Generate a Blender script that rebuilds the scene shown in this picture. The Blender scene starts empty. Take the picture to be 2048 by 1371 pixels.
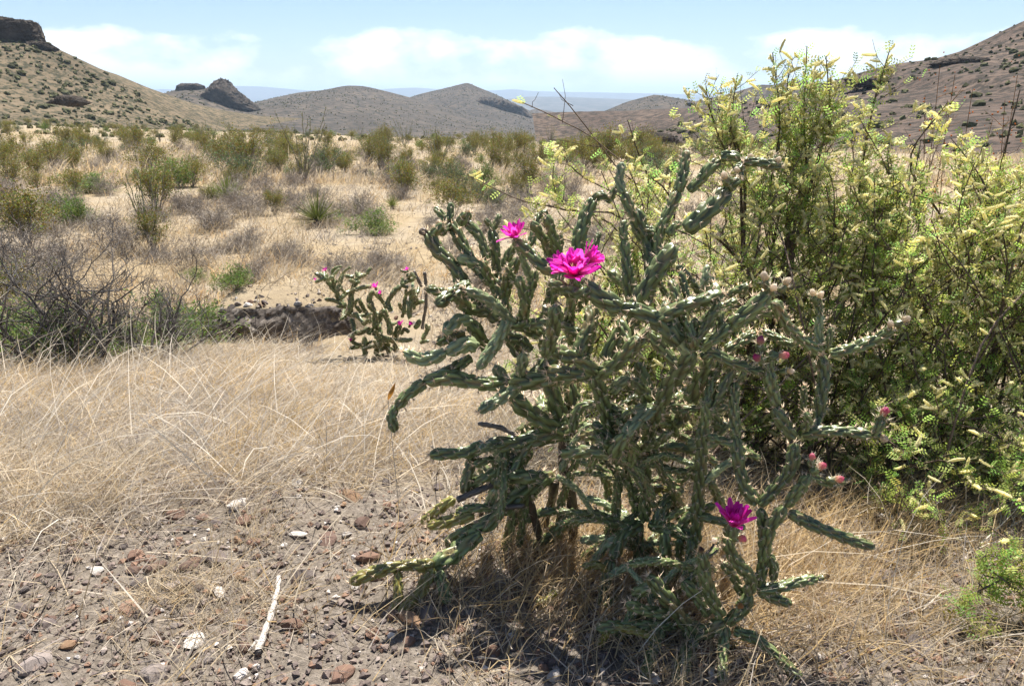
import bpy, math, random
import numpy as np
from mathutils import Vector

random.seed(7)
RNG = np.random.default_rng(7)
SC = bpy.context.scene
COL = SC.collection

# ------------------------------------------------------------------ camera, sky, sun, exposure
FX = 1547.0                      # focal length in pixels of the 2048 px wide photograph
PITCH = math.radians(17.4)
CAMZ = 1.35
cam_d = bpy.data.cameras.new('camera')
cam_d.sensor_width = 36.0
cam_d.lens = 36.0 * FX / 2048.0
cam_d.clip_start = 0.05
cam_d.clip_end = 60000
cam = bpy.data.objects.new('camera', cam_d)
COL.objects.link(cam)
cam.location = (0, 0, CAMZ)
cam.rotation_euler = (math.radians(90) - PITCH, 0, 0)
SC.camera = cam

SUN_EL, SUN_AZ = math.radians(67), math.radians(10)      # azimuth measured from +Y towards +X
world = bpy.data.worlds.new('World')
SC.world = world
world.use_nodes = True
wn, wl = world.node_tree.nodes, world.node_tree.links
wn.clear()
w_out = wn.new('ShaderNodeOutputWorld')
sky = wn.new('ShaderNodeTexSky')
sky.sky_type = 'NISHITA'
sky.sun_disc = False
sky.sun_elevation = SUN_EL
sky.sun_rotation = SUN_AZ
sky.altitude = 1200
sky.air_density = 1.0
sky.dust_density = 0.7
sky.ozone_density = 2.6
bg_sky = wn.new('ShaderNodeBackground'); bg_sky.inputs['Strength'].default_value = 0.050
wl.new(sky.outputs['Color'], bg_sky.inputs['Color'])
# a bank of cumulus standing along the horizon all the way round
tc = wn.new('ShaderNodeTexCoord')
sep = wn.new('ShaderNodeSeparateXYZ'); wl.new(tc.outputs['Generated'], sep.inputs[0])
mp = wn.new('ShaderNodeMapping'); mp.inputs['Scale'].default_value = (1, 1, 2.1)
wl.new(tc.outputs['Generated'], mp.inputs['Vector'])
n1 = wn.new('ShaderNodeTexNoise'); n1.inputs['Scale'].default_value = 9.0
n1.inputs['Detail'].default_value = 9.0; n1.inputs['Roughness'].default_value = 0.56
wl.new(mp.outputs[0], n1.inputs['Vector'])
n2 = wn.new('ShaderNodeTexNoise'); n2.inputs['Scale'].default_value = 4.3
n2.inputs['Detail'].default_value = 2.0
wl.new(mp.outputs[0], n2.inputs['Vector'])
def wmath(op, a, b=None, clamp=False):
    n = wn.new('ShaderNodeMath'); n.operation = op; n.use_clamp = clamp
    for i, v in enumerate((a, b)):
        if v is None: continue
        if isinstance(v, (int, float)): n.inputs[i].default_value = v
        else: wl.new(v, n.inputs[i])
    return n.outputs[0]
thr = wn.new('ShaderNodeValToRGB')                      # coverage threshold against elevation (z / 0.16)
el = thr.color_ramp.elements
el[0].position = 0.0; el[0].color = (0.30,) * 3 + (1,)
el[1].position = 1.0; el[1].color = (0.95,) * 3 + (1,)
for p, v in ((0.10, 0.35), (0.26, 0.415), (0.42, 0.455), (0.52, 0.60), (0.68, 0.80)):
    e = el.new(p); e.color = (v,) * 3 + (1,)
wl.new(wmath('DIVIDE', sep.outputs['Z'], 0.16, True), thr.inputs[0])
mixn = wmath('ADD', wmath('MULTIPLY', n1.outputs[0], 0.62), wmath('MULTIPLY', n2.outputs[0], 0.38))
dens = wmath('MULTIPLY', wmath('SUBTRACT', mixn, thr.outputs[0]), 9.0, True)
bg_cl = wn.new('ShaderNodeBackground'); bg_cl.inputs['Color'].default_value = (1.0, 1.0, 1.0, 1)
cl_str = wmath('ADD', 0.45, wmath('MULTIPLY', n1.outputs[0], 0.35))
wl.new(cl_str, bg_cl.inputs['Strength'])
wmix = wn.new('ShaderNodeMixShader')
wl.new(wmath('MULTIPLY', dens, 0.9), wmix.inputs[0])
wl.new(bg_sky.outputs[0], wmix.inputs[1]); wl.new(bg_cl.outputs[0], wmix.inputs[2])
wl.new(wmix.outputs[0], w_out.inputs['Surface'])

sun_d = bpy.data.lights.new('sun', 'SUN')
sun_d.energy = 4.6
sun_d.angle = math.radians(0.53)
sun_d.color = (1.0, 0.95, 0.87)
sun = bpy.data.objects.new('sun', sun_d)
COL.objects.link(sun)
to_sun = Vector((math.sin(SUN_AZ) * math.cos(SUN_EL), math.cos(SUN_AZ) * math.cos(SUN_EL), math.sin(SUN_EL)))
sun.rotation_euler = to_sun.to_track_quat('Z', 'Y').to_euler()
sun.location = (0, 0, 50)

SC.view_settings.view_transform = 'Standard'
SC.view_settings.look = 'None'
SC.view_settings.exposure = 1.4
SC.view_settings.gamma = 1.0
SC.render.engine = 'CYCLES'
SC.cycles.use_denoising = True
SC.cycles.max_bounces = 8
SC.cycles.diffuse_bounces = 6
SC.cycles.glossy_bounces = 2
SC.cycles.transmission_bounces = 6
SC.cycles.transparent_max_bounces = 6
SC.cycles.volume_bounces = 0

# ------------------------------------------------------------------ helpers
def ray(px, py):
    a, b = (px - 1024.0) / FX, -(py - 685.5) / FX
    c, s = math.cos(PITCH), math.sin(PITCH)
    return np.array([a, c + b * s, -s + b * c])
def P(px, py, Y):
    d = ray(px, py)
    return np.array([0, 0, CAMZ]) + d * (Y / d[1])
def axis_depth(p):
    return p[1] * math.cos(PITCH) + (CAMZ - p[2]) * math.sin(PITCH)

def smooth(a, b, x):
    t = np.clip((x - a) / (b - a), 0, 1)
    return t * t * (3 - 2 * t)

_perm = np.random.default_rng(3).random((64, 64))
def vnoise(x, y):
    xi, yi = np.floor(x).astype(int), np.floor(y).astype(int)
    xf, yf = x - xi, y - yi
    xf = xf * xf * (3 - 2 * xf); yf = yf * yf * (3 - 2 * yf)
    g = lambda i, j: _perm[i % 64, j % 64]
    return (g(xi, yi) * (1 - xf) + g(xi + 1, yi) * xf) * (1 - yf) + (g(xi, yi + 1) * (1 - xf) + g(xi + 1, yi + 1) * xf) * yf
def fbm(x, y, o=4):
    x = np.asarray(x, float); y = np.asarray(y, float)
    s, a, t = 0.0, 0.5, 0.0
    for k in range(o):
        s = s + a * vnoise(x * 2 ** k + 17.3 * k, y * 2 ** k + 9.1 * k); t += a; a *= 0.5
    return s / t - 0.5

PROF_Y = [-50, 2.6, 4.2, 5.6, 6.6, 7.2, 14, 29, 60, 120, 150, 230, 400, 900, 3000, 20000]
PROF_Z = [0.0, 0.0, -.25, -.52, -.72, -.78, -.86, -.98, -2.1, -4.5, -6.4, -13, -24, -45, -110, -420]
def gz(x, y):
    x = np.asarray(x, float); y = np.asarray(y, float)
    z = np.interp(y, PROF_Y, PROF_Z)
    # stepped gully bank, higher on its far side
    bank = smooth(7.26, 7.42, y + 0.7 * fbm(x * 1.6 + 5, y * 0.0 + 2.2, 4)) * (1 - smooth(7.4, 10.5, y))
    bank = bank * smooth(-3.3, -2.8, x) * (1 - smooth(-2.0, -1.0, x))
    z = z + 0.30 * bank - 0.12 * smooth(6.0, 6.9, y) * (1 - smooth(7.2, 8.0, y)) * smooth(-3.4, -2.7, x) * (1 - smooth(-1.8, -0.9, x))
    far = smooth(20, 110, y)
    z = z - far * np.clip(x, -120, 60) * 0.032
    d = np.hypot(x, y)
    z = z + 0.05 * fbm(x * 0.9, y * 0.9) * smooth(0.5, 3, d) + 0.03 * fbm(x * 3.3 + 4, y * 3.3, 3)
    z = z + 0.5 * fbm(x * 0.11, y * 0.11) * smooth(8, 40, d) + 0.06 * (fbm(x * 11, y * 11, 2)) * (1 - smooth(3, 8, d)) * .35
    z = z + 3.0 * fbm(x * 0.013, y * 0.013) * smooth(90, 400, d)
    return z
def gz1(x, y):
    return float(gz(np.array([x]), np.array([y]))[0])
def G(px, py):
    """the point of the ground that the photograph shows at this pixel"""
    d = ray(px, py)
    t = np.concatenate([np.linspace(0.5, 12, 1200), np.geomspace(12, 900, 1500)])
    p = np.array([0, 0, CAMZ])[None] + d[None] * t[:, None]
    below = np.nonzero(p[:, 2] < gz(p[:, 0], p[:, 1]))[0]
    i = below[0] if len(below) else len(t) - 1
    return np.array([p[i, 0], p[i, 1], gz1(p[i, 0], p[i, 1])])

def mk_mesh(name, V, F, mat=None, col=None, smooth_=True):
    V = np.asarray(V, np.float32).reshape(-1, 3); F = np.asarray(F, np.int32)
    me = bpy.data.meshes.new(name)
    k = F.shape[1]
    me.vertices.add(len(V)); me.vertices.foreach_set('co', V.ravel())
    me.loops.add(F.size); me.loops.foreach_set('vertex_index', F.ravel())
    me.polygons.add(len(F))
    me.polygons.foreach_set('loop_start', np.arange(0, F.size, k, dtype=np.int32))
    me.polygons.foreach_set('loop_total', np.full(len(F), k, np.int32))
    me.polygons.foreach_set('use_smooth', np.full(len(F), smooth_, bool))
    if col is not None:
        a = me.attributes.new('Col', 'FLOAT_COLOR', 'POINT')
        c = np.ones((len(V), 4), np.float32); c[:, :3] = col
        a.data.foreach_set('color', c.ravel())
    me.update(calc_edges=True)
    if mat: me.materials.append(mat)
    return me
def link(name, me, parent=None, loc=None):
    o = bpy.data.objects.new(name, me)
    COL.objects.link(o)
    if parent is not None: o.parent = parent
    if loc is not None: o.location = loc
    return o
def mk(name, V, F, mat, parent=None, col=None, smooth_=True, loc=None):
    return link(name, mk_mesh(name, V, F, mat, col, smooth_), parent, loc)
def empty(name, loc=(0, 0, 0)):
    o = link(name, None, None, loc); o.empty_display_size = 0.1
    return o
def tag(o, label, cat, group=None, kind=None):
    o['label'] = label; o['category'] = cat
    if group: o['group'] = group
    if kind: o['kind'] = kind
    return o
def setting(o, kind='structure', label=None):
    o['kind'] = kind
    if label: o['label'] = label
    return o

def stuff(o):
    o['kind'] = 'stuff'; return o
class Soup:
    """collects pieces of equal face size into one mesh"""
    def __init__(s): s.V, s.F, s.C, s.n = [], [], [], 0
    def add(s, V, F, C=None):
        V = np.asarray(V).reshape(-1, 3)
        s.V.append(V); s.F.append(np.asarray(F) + s.n); s.n += len(V)
        s.C.append(np.broadcast_to(np.asarray(C if C is not None else (1, 1, 1), float), (len(V), 3)))
    def mk(s, name, mat, parent=None, smooth_=True, loc=None):
        return mk(name, np.concatenate(s.V), np.concatenate(s.F), mat, parent, np.concatenate(s.C), smooth_, loc)
    def mesh(s, name, mat, smooth_=True):
        return mk_mesh(name, np.concatenate(s.V), np.concatenate(s.F), mat, np.concatenate(s.C), smooth_)

def stamp(TV, TF, pos, mats, scale, col=None):
    """many transformed copies of a template joined into arrays"""
    N, M = len(pos), len(TV)
    V = np.einsum('nij,mj->nmi', mats, TV) * np.asarray(scale).reshape(N, 1, -1) + pos[:, None, :]
    F = TF[None] + (np.arange(N) * M)[:, None, None]
    C = None if col is None else np.repeat(col, M, axis=0)
    return V.reshape(-1, 3), F.reshape(-1, TF.shape[1]), C
def rot_to(d, rng=RNG, roll=None):
    """matrices whose Z column is d (N,3), random roll"""
    d = d / np.linalg.norm(d, axis=1, keepdims=True)
    up = np.where(np.abs(d[:, 2:3]) > 0.95, np.array([[1., 0, 0]]), np.array([[0., 0, 1]]))
    x = np.cross(up, d); x /= np.linalg.norm(x, axis=1, keepdims=True)
    y = np.cross(d, x)
    a = rng.random(len(d)) * 2 * np.pi if roll is None else np.full(len(d), roll)
    ca, sa = np.cos(a)[:, None], np.sin(a)[:, None]
    x2, y2 = x * ca + y * sa, -x * sa + y * ca
    return np.stack([x2, y2, d], axis=2)

def catmull(pts, n):
    pts = np.asarray(pts, float)
    if len(pts) == 2:
        t = np.linspace(0, 1, n)[:, None]; return pts[0] * (1 - t) + pts[1] * t
    p = np.vstack([2 * pts[0] - pts[1], pts, 2 * pts[-1] - pts[-2]])
    seg = len(pts) - 1
    u = np.linspace(0, seg - 1e-6, n); i = u.astype(int); t = (u - i)[:, None]
    a, b, c, d = p[i], p[i + 1], p[i + 2], p[i + 3]
    return 0.5 * (2 * b + (c - a) * t + (2 * a - 5 * b + 4 * c - d) * t ** 2 + (3 * b - a - 3 * c + d) * t ** 3)
def frames(path):
    T = np.gradient(path, axis=0); T /= np.linalg.norm(T, axis=1, keepdims=True) + 1e-12
    ref = np.array([0, 0, 1.0]) if abs(T[0, 2]) < 0.9 else np.array([1.0, 0, 0])
    N = np.zeros_like(T); n = np.cross(T[0], ref)
    for i in range(len(T)):
        n = n - T[i] * np.dot(n, T[i]); n = n / (np.linalg.norm(n) + 1e-12); N[i] = n
    return T, N, np.cross(T, N)
def tube(path, radii, sides=5):
    path = np.asarray(path, float); T, N, B = frames(path)
    a = np.arange(sides) / sides * 2 * np.pi
    r = np.asarray(radii, float).reshape(-1, 1, 1)
    V = path[:, None] + (N[:, None] * np.cos(a)[None, :, None] + B[:, None] * np.sin(a)[None, :, None]) * r
    n = len(path); i, j = np.meshgrid(np.arange(n - 1), np.arange(sides), indexing='ij')
    j2 = (j + 1) % sides
    F = np.stack([i * sides + j, i * sides + j2, (i + 1) * sides + j2, (i + 1) * sides + j], -1).reshape(-1, 4)
    return V.reshape(-1, 3), F

# ------------------------------------------------------------------ materials
def mat_base(name, rough=0.8, spec=0.3):
    m = bpy.data.materials.new(name); m.use_nodes = True
    b = m.node_tree.nodes['Principled BSDF']
    b.inputs['Roughness'].default_value = rough
    b.inputs['Specular IOR Level'].default_value = spec
    return m, m.node_tree.nodes, m.node_tree.links, b
def nmath(ns, ls, op, a, b):
    n = ns.new('ShaderNodeMath'); n.operation = op
    for i, v in enumerate((a, b)):
        if isinstance(v, (int, float)): n.inputs[i].default_value = v
        else: ls.new(v, n.inputs[i])
    return n.outputs[0]
def ramp(ns, ls, fac, stops):
    r = ns.new('ShaderNodeValToRGB'); e = r.color_ramp.elements
    e[0].position, e[0].color = stops[0][0], (*stops[0][1], 1)
    e[1].position, e[1].color = stops[-1][0], (*stops[-1][1], 1)
    for p, c in stops[1:-1]:
        x = e.new(p); x.color = (*c, 1)
    ls.new(fac, r.inputs[0]); return r.outputs[0]
def noise(ns, ls, scale, detail=4, rough=0.55, coord='Object'):
    t = ns.new('ShaderNodeTexCoord'); n = ns.new('ShaderNodeTexNoise')
    n.inputs['Scale'].default_value = scale; n.inputs['Detail'].default_value = detail
    n.inputs['Roughness'].default_value = rough
    ls.new(t.outputs[coord], n.inputs['Vector']); return n.outputs[0]
def mixc(ns, ls, fac, a, b, mode='MIX'):
    n = ns.new('ShaderNodeMix'); n.data_type = 'RGBA'; n.blend_type = mode
    for s, v in ((n.inputs[0], fac), (n.inputs[6], a), (n.inputs[7], b)):
        if isinstance(v, (int, float)): s.default_value = v
        elif isinstance(v, tuple): s.default_value = (*v, 1)
        else: ls.new(v, s)
    return n.outputs[2]
def mat_col(name, base, var=0.25, rough=0.8, spec=0.25, scale=12, transl=0.0, bump=0.0, bscale=60, tint=None):
    """base colour times the piece's own colour, with mottling; thin leaves let light through"""
    m, ns, ls, b = mat_base(name, rough, spec)
    at = ns.new('ShaderNodeAttribute'); at.attribute_name = 'Col'
    nz = noise(ns, ls, scale)
    lo = tuple(c * (1 - var) for c in base); hi = tuple(c * (1 + var) for c in base)
    mott = ramp(ns, ls, nz, [(0.3, lo), (0.7, hi)])
    oi = ns.new('ShaderNodeObjectInfo')
    v = ns.new('ShaderNodeHueSaturation'); ls.new(mott, v.inputs['Color'])
    ls.new(nmath(ns, ls, 'ADD', nmath(ns, ls, 'MULTIPLY', oi.outputs['Random'], 0.36), 0.82), v.inputs['Value'])
    c = mixc(ns, ls, 1.0, v.outputs[0], at.outputs['Color'], 'MULTIPLY')
    ls.new(c, b.inputs['Base Color'])
    if bump:
        bp = ns.new('ShaderNodeBump'); bp.inputs['Strength'].default_value = bump
        bp.inputs['Distance'].default_value = 0.02
        ls.new(noise(ns, ls, bscale, 5), bp.inputs['Height']); ls.new(bp.outputs[0], b.inputs['Normal'])
    if transl:
        tr = ns.new('ShaderNodeBsdfTranslucent'); ls.new(c, tr.inputs['Color'])
        mx = ns.new('ShaderNodeMixShader'); mx.inputs[0].default_value = transl
        ls.new(b.outputs[0], mx.inputs[1]); ls.new(tr.outputs[0], mx.inputs[2])
        ls.new(mx.outputs[0], ns['Material Output'].inputs['Surface'])
    return m

M = {}
M['cactus'] = mat_col('cactus_skin', (1.12, 1.12, 1.05), 0.18, 0.36, 0.55, 25)
M['spine'] = mat_col('cactus_spine', (0.78, 0.70, 0.54), 0.12, 0.45, 0.4, 20, transl=0.35)
M['petal'] = mat_col('magenta_petal', (1.1, 1.1, 1.1), 0.14, 0.5, 0.25, 45, transl=0.6)
M['wood'] = mat_col('dark_bark', (0.12, 0.088, 0.066), 0.35, 0.9, 0.15, 40, bump=0.6, bscale=90)
M['dead_wood'] = mat_col('dead_dark_wood', (0.115, 0.105, 0.098), 0.3, 0.9, 0.1, 20)
M['grey_wood'] = mat_col('grey_weathered_wood', (0.23, 0.205, 0.185), 0.3, 0.9, 0.15, 40, bump=0.5, bscale=80)
M['bleached'] = mat_col('bleached_wood', (0.42, 0.385, 0.35), 0.2, 0.85, 0.2, 18, bump=0.3, bscale=50)
M['leaf'] = mat_col('acacia_leaf', (0.40, 0.515, 0.15), 0.2, 0.6, 0.12, 4, transl=0.66)
M['catkin'] = mat_col('pale_yellow_catkin', (0.86, 0.81, 0.50), 0.1, 0.85, 0.1, 12, transl=0.55)
M['grass'] = mat_col('dry_grass', (1.24, 1.27, 1.40), 0.12, 0.75, 0.15, 2.5, transl=0.4)
M['creosote'] = mat_col('creosote_leaf', (0.175, 0.172, 0.042), 0.3, 0.6, 0.25, 3, transl=0.3)
M['green'] = mat_col('fresh_green_leaf', (0.15, 0.21, 0.055), 0.3, 0.65, 0.25, 3, transl=0.35)
M['grey_leaf'] = mat_col('grey_brush_twig', (0.27, 0.24, 0.205), 0.25, 0.9, 0.1, 3)
M['sage'] = mat_col('sage_leaf', (0.14, 0.16, 0.09), 0.25, 0.8, 0.15, 3, transl=0.2)
M['yucca'] = mat_col('sotol_leaf', (1, 1, 1), 0.15, 0.5, 0.35, 5, transl=0.25)
M['scrub'] = mat_col('hill_scrub', (0.075, 0.075, 0.036), 0.3, 0.9, 0.1, .2)
M['stone'] = mat_col('stone', (1, 1, 1), 0.22, 0.9, 0.2, 30, bump=0.5, bscale=70)
M['weed'] = mat_col('dry_weed', (0.20, 0.105, 0.05), 0.3, 0.9, 0.1, 20)
M['pod'] = mat_col('dry_orange_leaf', (0.42, 0.2, 0.04), 0.2, 0.6, 0.3, 30, transl=0.3)

def rock_mat():
    m, ns, ls, b = mat_base('dark_cliff_rock', 0.95, 0.1)
    c = ramp(ns, ls, noise(ns, ls, 0.22, 8, 0.65), [(0.32, (0.03, 0.025, 0.02)), (0.5, (0.07, 0.056, 0.045)), (0.68, (0.13, 0.105, 0.082))])
    ls.new(c, b.inputs['Base Color'])
    bp = ns.new('ShaderNodeBump'); bp.inputs['Strength'].default_value = 1.0; bp.inputs['Distance'].default_value = 2.0
    ls.new(noise(ns, ls, 0.35, 8, 0.7), bp.inputs['Height']); ls.new(bp.outputs[0], b.inputs['Normal'])
    return m
M['cliff'] = rock_mat()
def hill_mat(name, a, bcol, dark, s1, s2, amount):
    """dry grass slopes, bare soil and the fine far speckle of scrub"""
    m, ns, ls, b = mat_base(name, 0.95, 0.08)
    c = ramp(ns, ls, noise(ns, ls, s1, 6, 0.6), [(0.35, a), (0.65, bcol)])
    sp = ramp(ns, ls, noise(ns, ls, s2, 5, 0.7), [(0.5 - amount, (1, 1, 1)), (0.5 + 0.1 - amount, (0, 0, 0))])
    c2 = mixc(ns, ls, sp, c, dark)
    ls.new(c2, b.inputs['Base Color'])
    bp = ns.new('ShaderNodeBump'); bp.inputs['Strength'].default_value = 0.6; bp.inputs['Distance'].default_value = 1.0
    ls.new(noise(ns, ls, s2 * 0.6, 6, 0.7), bp.inputs['Height']); ls.new(bp.outputs[0], b.inputs['Normal'])
    return m
M['hill_near'] = hill_mat('near_hill_slope', (0.115, 0.09, 0.06), (0.175, 0.135, 0.088), (0.05, 0.048, 0.03), 0.05, 0.55, 0.06)
M['hill_red'] = hill_mat('stony_hill_slope', (0.085, 0.062, 0.05), (0.135, 0.10, 0.078), (0.04, 0.034, 0.028), 0.06, 0.5, 0.05)
M['hill_mid'] = hill_mat('mid_hill_slope', (0.075, 0.062, 0.05), (0.115, 0.093, 0.072), (0.042, 0.038, 0.032), 0.012, 0.16, 0.05)
M['hill_far'] = hill_mat('far_mountain', (0.09, 0.085, 0.08), (0.12, 0.11, 0.10), (0.06, 0.06, 0.055), 0.002, 0.012, 0.05)
def ground_mat():
    m, ns, ls, b = mat_base('desert_soil', 0.95, 0.12)
    t = ns.new('ShaderNodeTexCoord'); s = ns.new('ShaderNodeSeparateXYZ'); ls.new(t.outputs['Object'], s.inputs[0])
    fine = noise(ns, ls, 55, 6, 0.7); med = noise(ns, ls, 6, 6, 0.6); big = noise(ns, ls, 0.35, 5, 0.6)
    near = ramp(ns, ls, fine, [(0.3, (0.11, 0.092, 0.074)), (0.52, (0.205, 0.173, 0.142)), (0.72, (0.33, 0.285, 0.24))])
    litter = ramp(ns, ls, fine, [(0.3, (0.19, 0.15, 0.105)), (0.7, (0.36, 0.295, 0.205))])
    pale = ramp(ns, ls, med, [(0.3, (0.245, 0.20, 0.145)), (0.7, (0.365, 0.305, 0.222))])
    straw = ramp(ns, ls, med, [(0.3, (0.24, 0.185, 0.115)), (0.7, (0.34, 0.265, 0.165))])
    plain = mixc(ns, ls, ramp(ns, ls, big, [(0.42, (0, 0, 0)), (0.56, (1, 1, 1))]), pale, straw)
    yy = nmath(ns, ls, 'ADD', s.outputs['Y'], nmath(ns, ls, 'MULTIPLY', nmath(ns, ls, 'SUBTRACT', med, 0.5), 1.4))
    f1 = ramp(ns, ls, nmath(ns, ls, 'DIVIDE', yy, 10), [(0.225, (0, 0, 0)), (0.31, (1, 1, 1))])
    f2 = ramp(ns, ls, nmath(ns, ls, 'DIVIDE', yy, 20), [(0.3, (0, 0, 0)), (0.42, (1, 1, 1))])
    c = mixc(ns, ls, f2, mixc(ns, ls, f1, near, litter), plain)
    ls.new(c, b.inputs['Base Color'])
    bp = ns.new('ShaderNodeBump'); bp.inputs['Strength'].default_value = 0.9; bp.inputs['Distance'].default_value = 0.02
    ls.new(nmath(ns, ls, 'ADD', fine, med), bp.inputs['Height']); ls.new(bp.outputs[0], b.inputs['Normal'])
    return m
M['ground'] = ground_mat()
def bank_mat():
    m, ns, ls, b = mat_base('gully_earth', 0.95, 0.1)
    c = ramp(ns, ls, noise(ns, ls, 14, 6, 0.7), [(0.35, (0.06, 0.05, 0.043)), (0.55, (0.13, 0.11, 0.095)), (0.72, (0.34, 0.30, 0.26))])
    ls.new(c, b.inputs['Base Color']); return m
M['bank'] = bank_mat()

# ------------------------------------------------------------------ ground: one sheet out to the horizon
def build_ground():
    ang = np.concatenate([np.linspace(-180, -52, 30, endpoint=False), np.linspace(-52, 52, 260, endpoint=False), np.linspace(52, 180, 30, endpoint=False)])
    rad = np.concatenate([[0.05], np.geomspace(0.3, 1.2, 14, endpoint=False), np.linspace(1.2, 9.5, 150, endpoint=False), np.geomspace(9.5, 22000, 110)])
    A, R = np.meshgrid(np.radians(ang), rad, indexing='ij')
    X, Y = R * np.sin(A), R * np.cos(A)
    V = np.stack([X, Y, gz(X, Y)], -1).reshape(-1, 3)
    na, nr = len(ang), len(rad)
    i, j = np.meshgrid(np.arange(na), np.arange(nr - 1), indexing='ij')
    i2 = (i + 1) % na
    F = np.stack([i * nr + j, i * nr + j + 1, i2 * nr + j + 1, i2 * nr + j], -1).reshape(-1, 4)[:, ::-1]
    setting(mk('ground', V, F, M['ground']), label='dry gravelly desert ground with straw coloured grass')
build_ground()

# ------------------------------------------------------------------ hills
def hill(name, ridge, Y0, Yf, Yb, mat, label, rough=0.06, nu=120, nv=50, zf=None, power=1.25, nscale=0.02):
    R = np.array([P(x, y, Y0) for x, y in ridge])
    X = np.linspace(R[0, 0], R[-1, 0], nu)
    rz = np.interp(X, R[:, 0], R[:, 2])
    k = np.array([1, 2, 3, 2, 1.]) / 9
    rz = np.convolve(np.pad(rz, 2, 'edge'), k, 'valid')
    Yv = np.concatenate([np.linspace(Yf, Y0, nv), np.linspace(Y0, Yb, 25)[1:]])
    XX, YY = np.meshgrid(X, Yv, indexing='ij')
    base = gz(XX, np.full_like(XX, Yf)) - (2.0 if Yf > 30 else 0.6) if zf is None else np.full_like(XX, zf)
    tt = np.where(YY <= Y0, (YY - Yf) / (Y0 - Yf), 1 - 0.9 * ((YY - Y0) / (Yb - Y0)))
    prof = np.clip(tt, 0, 1) ** power
    H = rz[:, None] - base
    Z = base + H * prof
    amp = rough * np.abs(H) * (prof * (1 - prof) * 3 + 0.06)
    Z = Z + amp * 2 * (fbm(XX * nscale + 3, YY * nscale * 0.5, 5) - 0.55 * np.abs(fbm(XX * nscale * 1.7 + 9, YY * nscale * 0.35 + 5, 4)))
    V = np.stack([XX, YY, Z], -1).reshape(-1, 3); n2 = len(Yv)
    i, j = np.meshgrid(np.arange(nu - 1), np.arange(n2 - 1), indexing='ij')
    F = np.stack([i * n2 + j, (i + 1) * n2 + j, (i + 1) * n2 + j + 1, i * n2 + j + 1], -1).reshape(-1, 4)
    o = setting(mk(name, V, F, mat), label=label)
    def zat(x, y):
        iu = np.clip(np.interp(x, X, np.arange(nu)), 0, nu - 1.001); jv = np.clip(np.interp(y, Yv, np.arange(n2)), 0, n2 - 1.001)
        a, b = iu.astype(int), jv.astype(int); fa, fb = iu - a, jv - b
        return (Z[a, b] * (1 - fa) + Z[a + 1, b] * fa) * (1 - fb) + (Z[a, b + 1] * (1 - fa) + Z[a + 1, b + 1] * fa) * fb
    return o, X, Yv, zat
H_left = hill('hill', [(-700, -160), (-300, -60), (-60, 20), (0, 66), (60, 76), (115, 97), (165, 125), (230, 160), (290, 195), (335, 220), (385, 246), (440, 268)],
              235, 150, 330, M['hill_near'], 'tan left hillside dotted with shrubs below a dark caprock', 0.09, 170, 80, None, 1.05, 0.06)
H_right = hill('hill', [(1080, 330), (1250, 290), (1330, 262), (1420, 226), (1500, 203), (1600, 190), (1680, 172), (1720, 145), (1790, 128), (1870, 118), (1930, 100), (1990, 70), (2048, 42), (2200, -30), (2600, -190)],
               190, 14, 270, M['hill_red'], 'stony brown right hillside with rock ledges', 0.17, 200, 90, None, 1.0, 0.07)
H_mid = hill('hill', [(150, 262), (330, 236), (420, 232), (505, 218), (540, 200), (590, 186), (650, 180), (690, 171), (730, 172), (790, 187), (850, 203), (930, 228), (1040, 258), (1150, 280), (1300, 296)],
             900, 330, 1250, M['hill_mid'], 'rounded grey tan hill in the middle distance', 0.13, 140, 60, -26, 1.0, 0.008)
H_dome = hill('hill', [(740, 236), (815, 196), (840, 188), (900, 174), (935, 165), (950, 172), (990, 188), (1040, 212), (1090, 236), (1150, 262)],
              1200, 860, 1500, M['hill_mid'], 'domed hill with a dark cliff on its right flank', 0.12, 110, 50, -40, 0.8, 0.007)
H_rmid = hill('hill', [(1090, 262), (1160, 240), (1210, 222), (1255, 203), (1310, 189), (1370, 199), (1430, 212), (1560, 235)],
              820, 400, 1100, M['hill_mid'], 'low hill right of the valley gap', 0.06, 100, 45, -30, 0.9, 0.008)
H_small = hill('hill', [(1000, 245), (1070, 217), (1110, 224), (1150, 242), (1200, 256)], 1700, 1400, 2000, M['hill_mid'], 'small far hill in the valley gap', 0.05, 60, 40, -60, 0.9, 0.006)
H_rfar = hill('hill', [(1380, 205), (1450, 190), (1520, 169), (1550, 170), (1590, 160), (1620, 163), (1690, 172), (1800, 190)], 700, 560, 900, M['hill_mid'], 'grey double topped hill behind the stony right slope', 0.05, 90, 50, -20, 0.9, 0.008)
H_butte = hill('hill', [(210, 250), (290, 206), (345, 181), (385, 175), (425, 177), (470, 192), (515, 213), (580, 240)],
               620, 420, 800, M['hill_mid'], 'cone shaped hill below a flat topped butte', 0.04, 110, 60, -18, 1.0, 0.01)
hill('mountain_range', [(800, 232), (1000, 200), (1060, 193), (1130, 194), (1180, 196), (1260, 199), (1330, 208), (1420, 214), (1560, 218)],
     5200, 3800, 6000, M['hill_far'], 'blue mesa across the far basin', 0.05, 120, 40, -150, 0.5, 0.001)
hill('mountain_range', [(100, 196), (270, 182), (330, 178), (380, 182), (470, 172), (520, 173), (600, 180), (700, 186), (770, 178), (830, 175), (900, 181), (990, 181), (1030, 178), (1060, 182), (1130, 184), (1250, 186), (1350, 188), (1450, 190), (1700, 192)],
     10000, 8000, 11000, M['hill_far'], 'pale distant mountain range fading into the haze', 0.05, 260, 30, -300, 0.5, 0.0008)

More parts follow.
